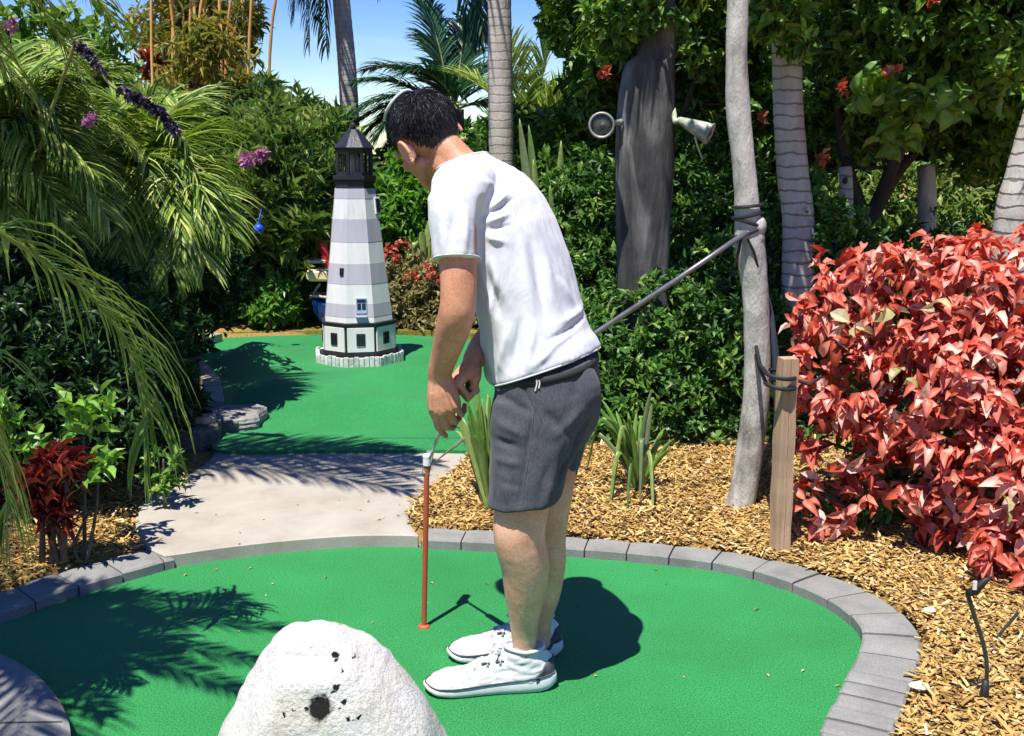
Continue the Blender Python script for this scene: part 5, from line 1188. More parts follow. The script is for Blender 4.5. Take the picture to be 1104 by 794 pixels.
SL2 = blades('strap_lily', 'green strap leaved clump half hidden behind the man\'s shorts', 'plant', f, [
    (at(502, 424, Y), .02, .7), (at(508, 418, Y+.1), .02, .8), (at(514, 440, Y-.05), .02, .6), (at(520, 430, Y+.1), .02, .9), (at(528, 425, Y), .01, .7), (at(496, 448, Y+.15), .05, .5), (at(540, 420, Y+.1), .01, .7), (at(550, 430, Y+.05), .01, .6), (at(505, 455, Y-.04), .04, .8), (at(512, 470, Y-.08), .03, .9), (at(560, 470, Y), .04, .5), (at(490, 462, Y+.2), .08, .6)], .0098, 402, M_strap)
mb = MB(); P = catmull([np.array((f[0]-.02, f[1]+.02, .05)), at(514, 500, Y+.02), at(506, 472, Y+.03), at(488, 483, Y+.05), at(466, 501, Y+.06)], 6)
n_ = len(P); strip(mb, P, np.array((.6, -.1, .8)), .0085*np.interp(np.linspace(0, 1, n_), [0, .3, .7, 1], [.8, 1, .8, .1]), .02, keel=.2); lv = mb.build('leaf', M_strap, SL2, smooth=True); lv['label'] = 'withered silvery folded leaf'; md = lv.modifiers.new('thick', 'SOLIDIFY'); md.thickness = .0025
f2 = at(597, 330, 6.4); blades('heliconia', 'tall broad pale green leaves behind the man\'s shoulder', 'plant', (f2[0], 6.4), [
    (at(605, 152, 6.3), .03, .9), (at(575, 172, 6.3), .06, 1), (at(632, 190, 6.3), .10, 1), (at(593, 200, 6.2), .05, .9), (at(615, 230, 6.2), .08, .8), (at(560, 128, 6.5), .02, .1), (at(570, 135, 6.5), .02, .2), (at(640, 220, 6.3), .1, .9), (at(585, 245, 6.2), .06, 1)], .032, 403, M_strap)
f2 = at(455, 330, 9.0); blades('strap_lily', 'tall yellow green blades between the lighthouse and the man', 'plant', (f2[0], 9.0), [
    (at(446, 268, 8.9), .22, .9), (at(455, 250, 8.95), .15, .9), (at(462, 238, 9), .05, 1), (at(470, 250, 9), .08, .9), (at(440, 280, 8.9), .2, .8), (at(476, 262, 9), .12, .8)], .035, 404, M_strap)

# shaded shrubs on the left bank
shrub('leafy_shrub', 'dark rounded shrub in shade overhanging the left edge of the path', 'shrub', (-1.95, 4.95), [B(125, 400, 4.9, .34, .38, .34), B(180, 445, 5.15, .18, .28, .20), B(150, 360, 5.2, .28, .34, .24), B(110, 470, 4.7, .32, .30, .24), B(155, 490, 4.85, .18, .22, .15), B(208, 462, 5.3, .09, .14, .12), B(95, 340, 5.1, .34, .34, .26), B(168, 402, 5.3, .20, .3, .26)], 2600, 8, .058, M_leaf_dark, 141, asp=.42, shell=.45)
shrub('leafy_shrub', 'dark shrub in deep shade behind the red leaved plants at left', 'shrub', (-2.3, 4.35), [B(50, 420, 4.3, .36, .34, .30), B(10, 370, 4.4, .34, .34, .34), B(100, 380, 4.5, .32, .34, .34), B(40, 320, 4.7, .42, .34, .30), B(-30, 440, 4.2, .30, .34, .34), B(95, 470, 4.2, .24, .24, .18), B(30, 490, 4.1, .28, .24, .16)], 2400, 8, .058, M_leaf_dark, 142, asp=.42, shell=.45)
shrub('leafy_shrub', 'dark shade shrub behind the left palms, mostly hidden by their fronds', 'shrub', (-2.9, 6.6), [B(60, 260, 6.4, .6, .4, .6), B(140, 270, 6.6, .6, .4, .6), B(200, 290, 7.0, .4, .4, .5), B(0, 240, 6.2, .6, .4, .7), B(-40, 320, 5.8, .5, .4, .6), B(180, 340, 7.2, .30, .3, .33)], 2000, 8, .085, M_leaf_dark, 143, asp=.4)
# small light-leaved sprays in front of that shade
def sapling(label, foot, tips, blobs, n, L, seed, mt, asp=.55, r=.009):
    rr = np.random.default_rng(seed); z = hz(*foot); root = thing('sapling', (foot[0], foot[1], z), label, 'sapling')
    st = MB()
    for t in tips: t = np.asarray(t); f = np.array((foot[0], foot[1], z-.02)); P = catmull([f, (f+t)/2+rr.normal(0, .02, 3), t], 6); tube(st, P, np.linspace(r, r*.4, len(P)), 7)
    st.build('stem', M_twig, root, smooth=True)
    fo = MB(); cloud(fo, rr, blobs, n, 6, L, asp, tmpl=LEAF8, tint=(.4, 1), lumpy=.3); fo.build('foliage', mt, root); return root
f = gr(90, 594, .08); sapling('thin dark stemmed sapling with a few bright leaves left of the path', f[:2], [at(97, 550, f[1]), at(106, 515, f[1]+.05), at(90, 470, f[1]+.1)], [B(106, 505, f[1]+.03, .06, .05, .04), B(98, 515, f[1]-.02, .05, .05, .03), B(95, 440, f[1]+.12, .08, .06, .05), B(85, 455, f[1]+.1, .05, .05, .05)], 16, .07, 151, M_leaf_bright)
f = gr(178, 540, .08); sapling('low seedling with pale glossy leaves at the edge of the path', f[:2], [at(182, 520, f[1]), at(176, 495, f[1]+.03)], [B(182, 525, f[1], .05, .04, .025), B(172, 500, f[1]+.03, .07, .05, .06), B(186, 498, f[1], .03, .03, .03)], 22, .05, 152, M_leaf_hedge)
f = gr(14, 560, .1); sapling('sapling with bright green leaves at the far left edge', f[:2], [at(10, 440, f[1]), at(20, 470, f[1])], [B(8, 440, f[1], .05, .05, .04), B(18, 480, f[1], .06, .05, .06), B(12, 462, f[1], .03, .03, .04)], 16, .07, 153, M_leaf_bright)
# red cordylines
f = gr(58, 600, .08); Y = f[1]
rr = np.random.default_rng(160); root = thing('cordyline', (f[0], f[1], f[2]), 'dark red leaved plant on several stems in the left shade', 'plant')
st = MB(); fo = MB()
for bx, tx, ty in ((45, 46, 540), (56, 58, 510), (68, 72, 508), (62, 40, 520), (70, 60, 560)):
    b = at(bx, 600, Y); b[2] = f[2]-.02; t = at(tx, ty, Y); tube(st, [b, (b+t)/2, t], [.012, .010, .008], 7)
    n = 70; D = rdir(rr, n)*(1, 1, .7)+(0, 0, .3); put_leaves(fo, np.repeat(t[None], n, 0)+rr.normal(0, .03, (n, 3)), D, rdir(rr, n)*.4+(0, 0, 1), rr.uniform(.055, .115, n), rr.uniform(.005, .009, n), rr.random(n), LEAF8, 1.2)
st.build('stem', M_twig, root, smooth=True); fo.build('foliage', M_leaf_cord, root)

# ------------------------------------------------------------------ the red bush
def redbush():
    rr = np.random.default_rng(170); Y = 4.0; c = at(1000, 560, Y)
    root = thing('copperleaf_bush', (c[0]+.1, Y+.1, hz(c[0], Y)), 'large rounded bush of coral red leaves at the right edge on the mulch', 'bush')
    bl = [B(935, 330, 4.05, .26, .28, .24), B(1000, 320, 4.1, .30, .32, .22), B(1070, 320, 4.05, .30, .34, .24), B(905, 400, 3.95, .20, .26, .22), B(980, 420, 3.85, .30, .30, .26), B(1060, 420, 3.8, .32, .32, .30), B(900, 480, 3.9, .16, .22, .16), B(1130, 400, 3.85, .30, .36, .34), B(1060, 510, 3.65, .26, .28, .20), B(890, 535, 3.85, .13, .18, .10), B(1000, 520, 3.72, .16, .22, .14), B(1115, 520, 3.55, .22, .28, .24), B(1095, 600, 3.35, .12, .14, .09), B(1140, 600, 3.4, .2, .2, .14), B(905, 320, 4.05, .16, .2, .14), B(1200, 460, 3.8, .3, .4, .4), B(1030, 580, 3.6, .10, .1, .06), B(1095, 300, 4.2, .3, .3, .2)]
    fo = MB()
    # drooping whorls of big pointed leaves
    w = np.array([b[1][0]*b[1][2] for b in bl]); w /= w.sum(); cnt = rr.multinomial(820, w)
    for (cc, r_), n in zip(bl, cnt):
        u = rdir(rr, n); u[:, 1] = np.where(rr.random(n) < .55, -np.abs(u[:, 1]), u[:, 1]); r_ = np.array(r_)
        P = cc+u*(.72+.32*rr.random(n))[:, None]*r_*(1+.12*lump(u, rr, 5))[:, None]
        out = u/r_; out /= np.linalg.norm(out, axis=1, keepdims=True)
        ax = out*.8+np.array((0, -.15, .5))+rdir(rr, n)*.3; ax /= np.linalg.norm(ax, axis=1, keepdims=True)
        per = 9; Bs = np.repeat(P, per, 0); A = np.repeat(ax, per, 0); N = len(Bs)
        D = A*.30+rdir(rr, N)*.75+np.array((0, -.05, -.42)); nn = A+rdir(rr, N)*.35+(0, -.1, .3)
        ct = np.repeat(rr.random(n), per); ll = rr.uniform(.038, .084, N); keep = (Bs[:, 2] > .10)
        put_leaves(fo, (Bs+rr.normal(0, .012, (N, 3)))[keep], D[keep], nn[keep], ll[keep], (ll*rr.uniform(.22, .30, N))[keep], np.clip(.06+.35*ct+.65*rr.random(N)+rr.normal(0, .14, N), 0, 1)[keep], LEAF11, 1.35)
    fo.build('foliage', M_leaf_red, root, smooth=True)
    for bl_, k_ in ((B(918, 355, 3.74, .045, .02, .025), 3), (B(950, 338, 3.76, .035, .02, .02), 3), (B(1002, 328, 3.72, .02, .02, .02), 1), (B(975, 405, 3.55, .02, .02, .02), 2), (B(1085, 555, 3.3, .02, .02, .02), 1)):
        pl = MB(); cloud(pl, rr, [bl_], k_, 2, .072, .62, tmpl=LEAF11, up=-.1, droop=.5); pl.build('faded_leaf', M_leaf_pale, root)
    gl = MB(); cloud(gl, rr, [B(940, 520, 3.9, .10, .10, .10), B(905, 555, 3.9, .10, .1, .05), B(1000, 500, 4.0, .2, .2, .2), B(935, 555, 3.85, .12, .08, .05), B(980, 470, 3.95, .15, .1, .1), B(1010, 450, 4.3, .5, .3, .35)], 260, 6, .062, .5, tmpl=LEAF8, tint=(.2, 1)); gl.build('green_shoot', M_leaf_hedge, root)
    st = MB(); stems(st, rr, (c[0]+.1, Y+.15, 0), [b[0] for b in bl], .018); st.build('stem', M_twig, root)
redbush()
# ------------------------------------------------------------------ the man
def skin_mesh(name, mb, voxel, mt, parent, it=6, fac=.5, shape=None):
    """fuse the lofted volumes into one continuous surface"""
    o = mb.build(name+'_raw', mt, parent)
    r = o.modifiers.new('r', 'REMESH'); r.mode = 'VOXEL'; r.voxel_size = voxel; r.use_smooth_shade = True
    s = o.modifiers.new('s', 'SMOOTH'); s.factor = fac; s.iterations = it
    dg = bpy.context.evaluated_depsgraph_get(); dg.update()
    me = bpy.data.meshes.new_from_object(o.evaluated_get(dg)); me.name = name
    old = o.data; o.modifiers.clear(); o.data = me; bpy.data.meshes.remove(old); o.name = name
    me.materials.clear(); me.materials.append(mt)
    off = wloc(parent); LOC[o.name] = off
    if shape is not None:
        n = len(me.vertices); co = np.empty(n*3, np.float32); me.vertices.foreach_get('co', co); no = np.empty(n*3, np.float32); me.vertex_normals.foreach_get('vector', no)
        co = co.reshape(-1, 3)+off; no = no.reshape(-1, 3)
        co = shape(co, no); me.vertices.foreach_set('co', (co-off).astype(np.float32).ravel())
    me.polygons.foreach_set('use_smooth', np.ones(len(me.polygons), bool)); me.update(); return o
def limb(mb, pts, rads, n=22, sub=6):
    """round tapering limb with spherical ends"""
    P = catmull([list(p)+[r] for p, r in zip(pts, rads)], sub)
    tube(mb, P[:, :3], P[:, 3], n); sph(mb, P[0, :3], P[0, 3], n, 12); sph(mb, P[-1, :3], P[-1, 3], n, 12)
mx_ = lambda v, k: np.asarray(v)*k
pel = at(590, 415, 2.78)
man = thing('person', (gr(575, 735)[0], 2.78, 0), 'man in white t-shirt and dark grey shorts bending over on the near green', 'person')
M_skin = surf('skin', [(0.3, (.42, .185, .10)), (0.55, (.52, .245, .145)), (0.75, (.60, .30, .19))], scale=14, detail=8, rough=.5, bump=.25, bscale=240, dist=.003, sss=.08, spec=.35, fine=(170, .84, 1.1))
def pale_sunlit_legs(m):  # untanned legs; sunlight on them is also put into the skin colour
    nt = m.node_tree; L = nt.links.new; p = next(n for n in nt.nodes if n.type == 'BSDF_PRINCIPLED'); src = p.inputs['Base Color'].links[0].from_socket
    tc = nt.nodes.new('ShaderNodeTexCoord'); sx = nt.nodes.new('ShaderNodeSeparateXYZ'); L(tc.outputs['Object'], sx.inputs[0])
    mr = nd(nt, 'ShaderNodeMapRange'); L(sx.outputs['Z'], mr.inputs['Value']); mr.inputs['From Min'].default_value = .50; mr.inputs['From Max'].default_value = .62; mr.inputs['To Min'].default_value = 1; mr.inputs['To Max'].default_value = 0
    mx = nd(nt, 'ShaderNodeMix', data_type='RGBA', blend_type='MULTIPLY'); L(mr.outputs[0], mx.inputs['Factor']); L(src, mx.inputs[6]); mx.inputs[7].default_value = (1.38, 1.6, 1.78, 1); mx.clamp_result = True; L(mx.outputs[2], p.inputs['Base Color'])
pale_sunlit_legs(M_skin)
body = MB()
# legs
LH = at(578, 430, 2.70)
RH = at(600, 425, 2.88)
limb(body, [LH, at(570, 500, 2.69), at(561, 556, 2.68), at(560, 580, 2.68), at(566, 610, 2.70), at(566, 640, 2.715), at(565, 668, 2.73), at(565, 690, 2.74), at(566, 708, 2.745)], [.080, .078, .071, .068, .0655, .055, .041, .034, .033])
sph(body, at(551, 566, 2.67), (.035, .04, .042))
limb(body, [RH, at(594, 500, 2.87), at(587, 560, 2.87), at(586, 580, 2.872), at(587, 607, 2.88), at(585, 640, 2.89), at(583, 660, 2.905), at(582, 676, 2.915), at(582, 690, 2.92)], [.075, .074, .067, .064, .061, .052, .039, .033, .033])
# feet inside the shoes
limb(body, [at(566, 708, 2.745), at(545, 733, 2.74), at(505, 740, 2.735)], [.030, .020, .016]); limb(body, [at(582, 690, 2.92), at(560, 704, 2.915), at(525, 710, 2.91)], [.030, .020, .016])
# trunk inside the clothes
psi = R(22); F_ = np.array((-math.cos(psi), math.sin(psi), 0)); Lf = np.array((-math.sin(psi), -math.cos(psi), 0))
def sect(px, py, Y, hd, hw, yaw=psi, tilt=None, n=36, p=2.2, k=1.0):
    """cross section of the trunk: half depth hd (front-back), half width hw"""
    f = np.array((-math.cos(yaw), math.sin(yaw), 0)); l = np.array((-math.sin(yaw), -math.cos(yaw), 0))
    ax = SP_AX if tilt is None else tilt
    f = nrm(f-ax*np.dot(f, ax)); l = nrm(l-ax*np.dot(l, ax)-f*np.dot(l, f))
    return ell(at(px, py, Y), f*hd*k, l*hw*k, n, p)
SP_AX = nrm(at(520, 195, 2.85)-at(590, 400, 2.78))
T_SEC = [(590, 399, 2.78, .136, .182), (582, 372, 2.785, .132, .178), (574, 342, 2.795, .128, .176), (566, 312, 2.805, .126, .180), (556, 280, 2.815, .124, .186), (546, 252, 2.825, .122, .192), (534, 226, 2.835, .116, .196), (523, 206, 2.845, .104, .190), (514, 192, 2.85, .088, .160), (505, 181, 2.86, .072, .105)]
loft(body, [sect(*s, k=.80) for s in T_SEC[:-2]])
limb(body, [at(588, 400, 2.78), at(594, 425, 2.79)], [.10, .10])
# neck and head
HC = at(459, 149, 2.92)
hf, hl = nrm((-.50, .72, -.48)), np.array((-.72, -.60, -.36)); hl = nrm(hl-hf*np.dot(hl, hf)); hu = np.cross(-hl, hf)   # face, left ear, crown
HM = np.column_stack([-hl, hf, hu])                        # columns: right, front, up
def hp(x, y, z): return HC+HM @ np.array((x, y, z))
limb(body, [at(505, 190, 2.865), at(488, 178, 2.875), hp(0, -.018, -.075)], [.060, .056, .050])
limb(body, [at(520, 195, 2.80), at(500, 182, 2.85), hp(0.0, -.045, -.06)], [.05, .05, .045])
limb(body, [at(525, 200, 2.90), at(500, 182, 2.88), hp(0.0, -.045, -.06)], [.05, .05, .045])
sph(body, hp(0, -.012, .03), (.079, .102, .083), 32, 22, HM)
sph(body, hp(0, .030, -.045), (.060, .066, .075), 28, 18, HM)
sph(body, hp(0, .060, -.092), (.034, .034, .028), 18, 12, HM)
for sx in (-1, 1):
    limb(body, [hp(sx*.058, .005, -.055), hp(sx*.044, .045, -.088), hp(sx*.012, .078, -.102)], [.020, .018, .016], 14, 4)
    sph(body, hp(sx*.040, .070, -.030), (.022, .020, .018), 14, 10, HM)
    sph(body, hp(sx*.030, .086, .012), (.024, .014, .009), 14, 10, HM)           # brow
    sph(body, hp(sx*.030, .082, -.008), (.012, .010, .008), 12, 8, HM)           # closed lowered lid
limb(body, [hp(0, .092, .004), hp(0, .104, -.018), hp(0, .116, -.040)], [.009, .010, .013], 12, 4)
for sx in (-1, 1): sph(body, hp(sx*.011, .104, -.043), (.009, .011, .008), 10, 8, HM)
sph(body, hp(0, .092, -.066), (.024, .012, .006), 14, 8, HM); sph(body, hp(0, .090, -.076), (.021, .012, .007), 14, 8, HM)
# arms
LS, LE, LW = at(492, 208, 2.665), at(494, 330, 2.605), at(474, 402, 2.70)
limb(body, [at(508, 206, 2.71), LS, at(493, 250, 2.64), at(494, 290, 2.62), at(494, 322, 2.607), at(492, 340, 2.61), at(485, 366, 2.645), at(478, 388, 2.68), at(474, 402, 2.70), at(474, 408, 2.705)], [.04, .046, .048, .0465, .0445, .0455, .0405, .034, .0315, .031])
RS, RE, RW = at(545, 212, 3.02), at(554, 322, 2.99), at(511, 388, 2.775)
limb(body, [at(545, 216, 3.01), at(552, 270, 3.02), RE, at(540, 350, 2.93), at(520, 374, 2.84), RW], [.044, .045, .043, .042, .036, .030])
# hands: palm block, four separate bent fingers and a thumb
def hand(mb, wrist, along, palm_n, side, fingers, thumb, s=1.0, palm_c=None):
    """wrist point; along = wrist to knuckles, palm_n = out of the palm, side = towards the index finger"""
    a = nrm(along); n_ = nrm(palm_n-a*np.dot(palm_n, a)); sd = nrm(side-a*np.dot(side, a)-n_*np.dot(side, n_))
    rings = []
    for t, w, th in ((0, .027, .020), (.02, .032, .0195), (.045, .039, .018), (.07, .042, .016), (.088, .040, .0135), (.094, .034, .010)):
        rings.append(ell(wrist+a*t*s, sd*w*s, n_*th*s, 20, 2.5))
    loft(mb, rings)
    for o_ in (.030, .010, -.0105, -.030): tube(mb, [wrist+sd*o_*.35*s-n_*.016*s, wrist+a*.045*s+sd*o_*.75*s-n_*.0165*s, wrist+a*.082*s+sd*o_*s-n_*.009*s], [.004*s, .0045*s, .0075*s], 8)
    sph(mb, wrist+a*.035*s+sd*.024*s+n_*.012*s, (.016*s, .016*s, .026*s), 14, 10, np.column_stack([sd, n_, a]))
    for i, (curl, splay) in enumerate(fingers):
        off = (.030, .010, -.0105, -.030)[i]; L_ = (.092, .100, .094, .075)[i]*s; r = (.0088, .0090, .0085, .0077)[i]*s; kn = (.086, .091, .087, .078)[i]
        p = wrist+a*kn*s+sd*off*s; d = nrm(a+sd*splay); P = [p-a*.02*s, p]; ang = 0; Rr = [r*1.12, r*1.12]
        for seg, c in zip((.46, .30, .24), curl):
            ang += c; q = nrm(d*math.cos(ang)+n_*math.sin(ang)); P.append(P[-1]+q*L_*seg); Rr.append(r*(1.0 if seg > .4 else .94 if seg > .25 else .80))
        PP = [];  RR = []
        for k in range(len(P)-1):
            PP += [P[k], P[k]*.5+P[k+1]*.5]; RR += [Rr[k], (Rr[k]+Rr[k+1])/2*.95]
        PP.append(P[-1]); RR.append(Rr[-1]); tube(mb, PP, RR, 12); sph(mb, PP[-1], RR[-1], 12, 8)
        for k in (1, 2, 3): sph(mb, P[k], Rr[k]*(1.22 if k == 1 else 1.1), 12, 8)
    P = [wrist+sum((np.asarray(b)*k*s for b, k in zip((a, sd, n_), q)), np.zeros(3)) for q in thumb]
    limb(mb, P, [.014*s, .0125*s, .0105*s, .0085*s][:len(P)], 12, 4)
# left hand: back of the hand to the camera, fingers closing away round the grip
wl = at(474, 404, 2.70); kl = at(479, 438, 2.69)
hand(body, wl, kl-wl, np.array((.25, 1, -.05)), np.array((-1, .1, -.45)), [((.40, .45, .25), -.05), ((.60, .75, .35), -.06), ((.75, .95, .5), -.06), ((.80, 1.0, .55), -.08)], [(.02, .022, .016), (.045, .036, .034), (.07, .030, .052), (.088, .012, .058)], 1.1)
# right hand: a fist seen from its thumb side
wr = at(512, 388, 2.77); kr = at(492, 414, 2.735)
hand(body, wr, kr-wr, np.array((.2, -.2, -1)), np.array((-.2, -1, .35)), [((1.35, 1.55, 1.0), 0), ((1.45, 1.6, 1.0), 0), ((1.5, 1.6, 1.0), 0), ((1.5, 1.6, 1.0), 0)], [(.02, .022, .012), (.045, .034, .026), (.066, .022, .036), (.074, .000, .038)], 1.0)
def body_shape(co, no):
    d = np.array([mnoise.fractal(Vector(c*18), 1, 2, 3) for c in co])
    d2 = np.array([mnoise.fractal(Vector((c[0]*60, c[1]*60, c[2]*22)), 1, 2, 3) for c in co])
    return co+no*(d*.0008+d2*.00035)[:, None]
b_o = skin_mesh('body', body, .0034, M_skin, man, it=3, fac=.5, shape=body_shape)
# ears
def ear(sx):
    e = MB(); c = hp(sx*.077, -.006, -.020); th = np.linspace(-.4, 2*math.pi-1.3, 26)
    out = HM[:, 0]*sx; back = -HM[:, 1]; up = HM[:, 2]
    rim = [c+up*(.030*math.sin(t)+.002)+back*(.019*math.cos(t)+.004)+out*(.012+.008*(math.cos(t)*.5+.5)) for t in th]
    tube(e, rim, np.linspace(.0048, .0042, 26), 10); sph(e, rim[-1], .0065, 12, 8)
    M = np.column_stack([out*.8+back*.5, np.cross(up, out*.8+back*.5), up]); sph(e, c+out*.006+back*.006, (.006, .016, .026), 18, 12, np.column_stack([nrm(M[:, 0]), nrm(M[:, 1]), up]))
    sph(e, c+out*.010-up*.024, (.006, .008, .010), 12, 8, HM); sph(e, c+out*.008-back*.006, (.006, .005, .008), 10, 8, HM)
    for r in np.linspace(0, 1, 9): 
        p = rim[int(4+r*17)]; tube(e, [p, c+out*.004+back*.004], [.0035, .004], 8)
    return skin_mesh('ear', e, .0018, M_ear, man, it=3)
M_ear = surf('ear_skin', [(0.3, (.50, .22, .15)), (0.7, (.62, .32, .23))], scale=30, rough=.5, sss=.25, spec=.35)
ear(-1); ear(1)
# hair: cropped cap with short strands
M_hair = surf('hair', [(0.3, (.008, .008, .010)), (0.7, (.022, .021, .024))], scale=60, rough=.42, bump=.6, bscale=120, stretch=(1, 1, 1), spec=.5)
M_strand = leafmat('hair_strand', [(0.0, (.007, .007, .009)), (0.8, (.016, .015, .018)), (0.95, (.04, .04, .044)), (1.0, (.10, .10, .11))], rough=.36, trans=0.0, spec=.55)
rh = np.random.default_rng(501)
def hairline(d):
    """directions (right, front, up) that carry hair"""
    x, y, z = d[:, 0], d[:, 1], d[:, 2]; ang = np.degrees(np.arctan2(np.abs(x), -y))     # 0 nape, 90 over the ear, 180 brow
    line = np.interp(ang, [0, 25, 50, 66, 80, 100, 118, 135, 160, 180], [-.84, -.82, -.74, -.52, -.08, .02, -.14, .30, .52, .58])
    return z > line
N = 90; M_ = 150; V = []; idx_ = {}
for i in range(N+1):
    for j in range(M_):
        a = -math.pi/2+math.pi*i/N; b = 2*math.pi*j/M_; V.append((math.cos(a)*math.cos(b), math.cos(a)*math.sin(b), math.sin(a)))
D = np.array(V); ok = hairline(D); rad = np.array((.0835, .1070, .0880))
nz = np.array([mnoise.fractal(Vector(d*9), 1, 2, 4) for d in D]); wv = np.array([mnoise.noise(Vector((d[0]*30, d[1]*9, d[2]*9))) for d in D])
low = np.clip((-.25-D[:, 2])/.45, 0, 1)
pos = D*rad*(1+(.018*nz+.014*wv)*(1-.6*low))[:, None]
pos[:, 1] += np.where(D[:, 2] < 0, .010*D[:, 2]*0, 0)
pos[:, 1] += low*.004; pos[:, 2] *= np.where(D[:, 2] < 0, 1.22, 1)
inner = D*np.array((.0770, .098, .0800)); inner[:, 1] += low*.006; inner[:, 2] *= np.where(D[:, 2] < 0, 1.22, 1)
hb = MB(); top_ = [tuple(HC+HM @ (p+np.array((0, -.012, .03)))) for p in pos]; inn = [tuple(HC+HM @ (p+np.array((0, -.012, .03)))) for p in inner]
F = []; nV = len(D)
for i in range(N):
    for j in range(M_):
        q = (i*M_+j, i*M_+(j+1) % M_, (i+1)*M_+(j+1) % M_, (i+1)*M_+j)
        if ok[list(q)].all(): F.append(q); F.append(tuple(k+nV for k in q[::-1]))
hb.add(np.array(top_+inn), F); h_o = hb.build('hair', M_hair, man, smooth=True)
n = 9000; d = rdir(rh, n*2); d = d[hairline(d*np.array((1, 1, 1)))][:n]; n = len(d)
crown = nrm((.05, -.55, .85)); flow = d-crown; flow -= d*np.sum(flow*d, 1, keepdims=True); flow /= np.linalg.norm(flow, axis=1, keepdims=True)+1e-6
low = np.clip((-.1-d[:, 2])/.6, 0, 1); pb = d*rad*.985; pb[:, 1] += low*.004; pb[:, 2] *= np.where(d[:, 2] < 0, 1.22, 1)
dirs = flow*1.0+d*.24+rdir(rh, n)*.20
wl_ = lambda a: (HM @ a.T).T
ss = MB(); put_leaves(ss, HC+wl_(pb+np.array((0, -.012, .03))), wl_(dirs), wl_(d), rh.uniform(.012, .028, n)*(1-.55*low), np.full(n, .0009), np.clip(rh.random(n)*1.02, 0, 1), LEAF4, .3)
ss.build('strands', M_strand, h_o)
# pale cap panel showing over the far side of the crown
cp = MB(); rows = []
for i in range(13):
    for j in range(20): pass
ca_ = nrm((-.72, .30, .62)); t1, t2 = frame(ca_)
cc0 = np.array([[math.cos(b)*math.sin(a), math.sin(b)*math.sin(a), math.cos(a)] for a in np.linspace(.02, .55, 14) for b in np.linspace(0, 2*math.pi, 28, endpoint=False)])
org = hp(0, -.012, .03); e_in = []; e_out = []
for q in cc0:
    w = t1*q[0]+t2*q[1]+ca_*q[2]; l_ = np.array((np.dot(w, HM[:, 0]), np.dot(w, HM[:, 1]), np.dot(w, HM[:, 2])))
    k = 1/np.linalg.norm(l_/np.array((.086, .110, .092))); e_in.append(org+w*(k+.004)); e_out.append(org+w*(k+.0125))
n28 = 28; m14 = 14; Vv = e_in+e_out; F = []; o_ = len(e_in)
for i in range(m14-1):
    for j in range(n28):
        a, b, c_, d_ = i*n28+j, i*n28+(j+1) % n28, (i+1)*n28+(j+1) % n28, (i+1)*n28+j
        F.append((o_+a, o_+d_, o_+c_, o_+b)); F.append((a, b, c_, d_))
for j in range(n28):
    a, b = (m14-1)*n28+j, (m14-1)*n28+(j+1) % n28; F.append((a, o_+a, o_+b, b)[::-1])
F.append(tuple(o_+j for j in range(n28))); cp.add(np.array(Vv), F)
M_cap = surf('cap_cloth', [(0.3, (.42, .44, .44)), (0.7, (.54, .56, .55))], scale=20, rough=.8, bump=.2, bscale=200)
cp.build('cap', M_cap, man, smooth=True)

# t-shirt
def cloth(name, c0, c1, weave=420, wb=.12, fine=None, rough=.85):
    m, nt, out = mat(name); L = nt.links.new; vec = coords(nt)
    n1 = nd(nt, 'ShaderNodeTexNoise', i_Scale=9.0, i_Detail=4.0); L(vec, n1.inputs['Vector']); cr = ramp(nt, [(.35, c0), (.65, c1)]); L(n1.outputs['Fac'], cr.inputs['Fac']); col = cr.outputs['Color']
    if fine:
        n2 = nd(nt, 'ShaderNodeTexNoise', i_Scale=fine[0], i_Detail=2.0); L(coords(nt, (1, 1, .25)), n2.inputs['Vector']); r2 = ramp(nt, [(.35, (fine[1],)*3), (.65, (fine[2],)*3)]); L(n2.outputs['Fac'], r2.inputs['Fac'])
        mx = nd(nt, 'ShaderNodeMix', data_type='RGBA', blend_type='MULTIPLY'); mx.inputs['Factor'].default_value = 1; L(col, mx.inputs[6]); L(r2.outputs['Color'], mx.inputs[7]); col = mx.outputs[2]
    p = nd(nt, 'ShaderNodeBsdfPrincipled', i_Roughness=rough); p.inputs['Specular IOR Level'].default_value = .12; p.inputs['Sheen Weight'].default_value = .08; L(col, p.inputs['Base Color'])
    n3 = nd(nt, 'ShaderNodeTexNoise', i_Scale=weave, i_Detail=2.0); L(vec, n3.inputs['Vector']); b = nd(nt, 'ShaderNodeBump', i_Strength=wb, i_Distance=.002); L(n3.outputs['Fac'], b.inputs['Height'])
    n4 = nd(nt, 'ShaderNodeTexNoise', i_Scale=11.0, i_Detail=3.0, i_Distortion=.6); L(coords(nt, (1.3, 1.3, .6)), n4.inputs['Vector']); b2 = nd(nt, 'ShaderNodeBump', i_Strength=.35, i_Distance=.02); L(n4.outputs['Fac'], b2.inputs['Height']); L(b.outputs['Normal'], b2.inputs['Normal'])
    L(b2.outputs['Normal'], p.inputs['Normal']); L(p.outputs['BSDF'], out.inputs['Surface']); return m
M_tee = cloth('white_cotton', (.545, .555, .585), (.58, .59, .615))
M_short = cloth('grey_twill', (.050, .054, .064), (.066, .070, .082), fine=(420, .80, 1.25))
def seg_dist(co, a, b):
    a, b = np.asarray(a), np.asarray(b); e = b-a; t = np.clip(((co-a) @ e)/(e @ e), 0, 1); return np.linalg.norm(co-(a+t[:, None]*e), axis=1), t
def folds(co, no, lines):
    """lines: (a, b, width, height) ridge (+) or crease (-)"""
    h = np.zeros(len(co))
    for a, b, w, k in lines:
        d, t = seg_dist(co, a, b); h += k*np.exp(-(d/w)**2)*np.sin(np.pi*np.clip(t*.9+.08, 0, 1))**.6
    return co+no*h[:, None]
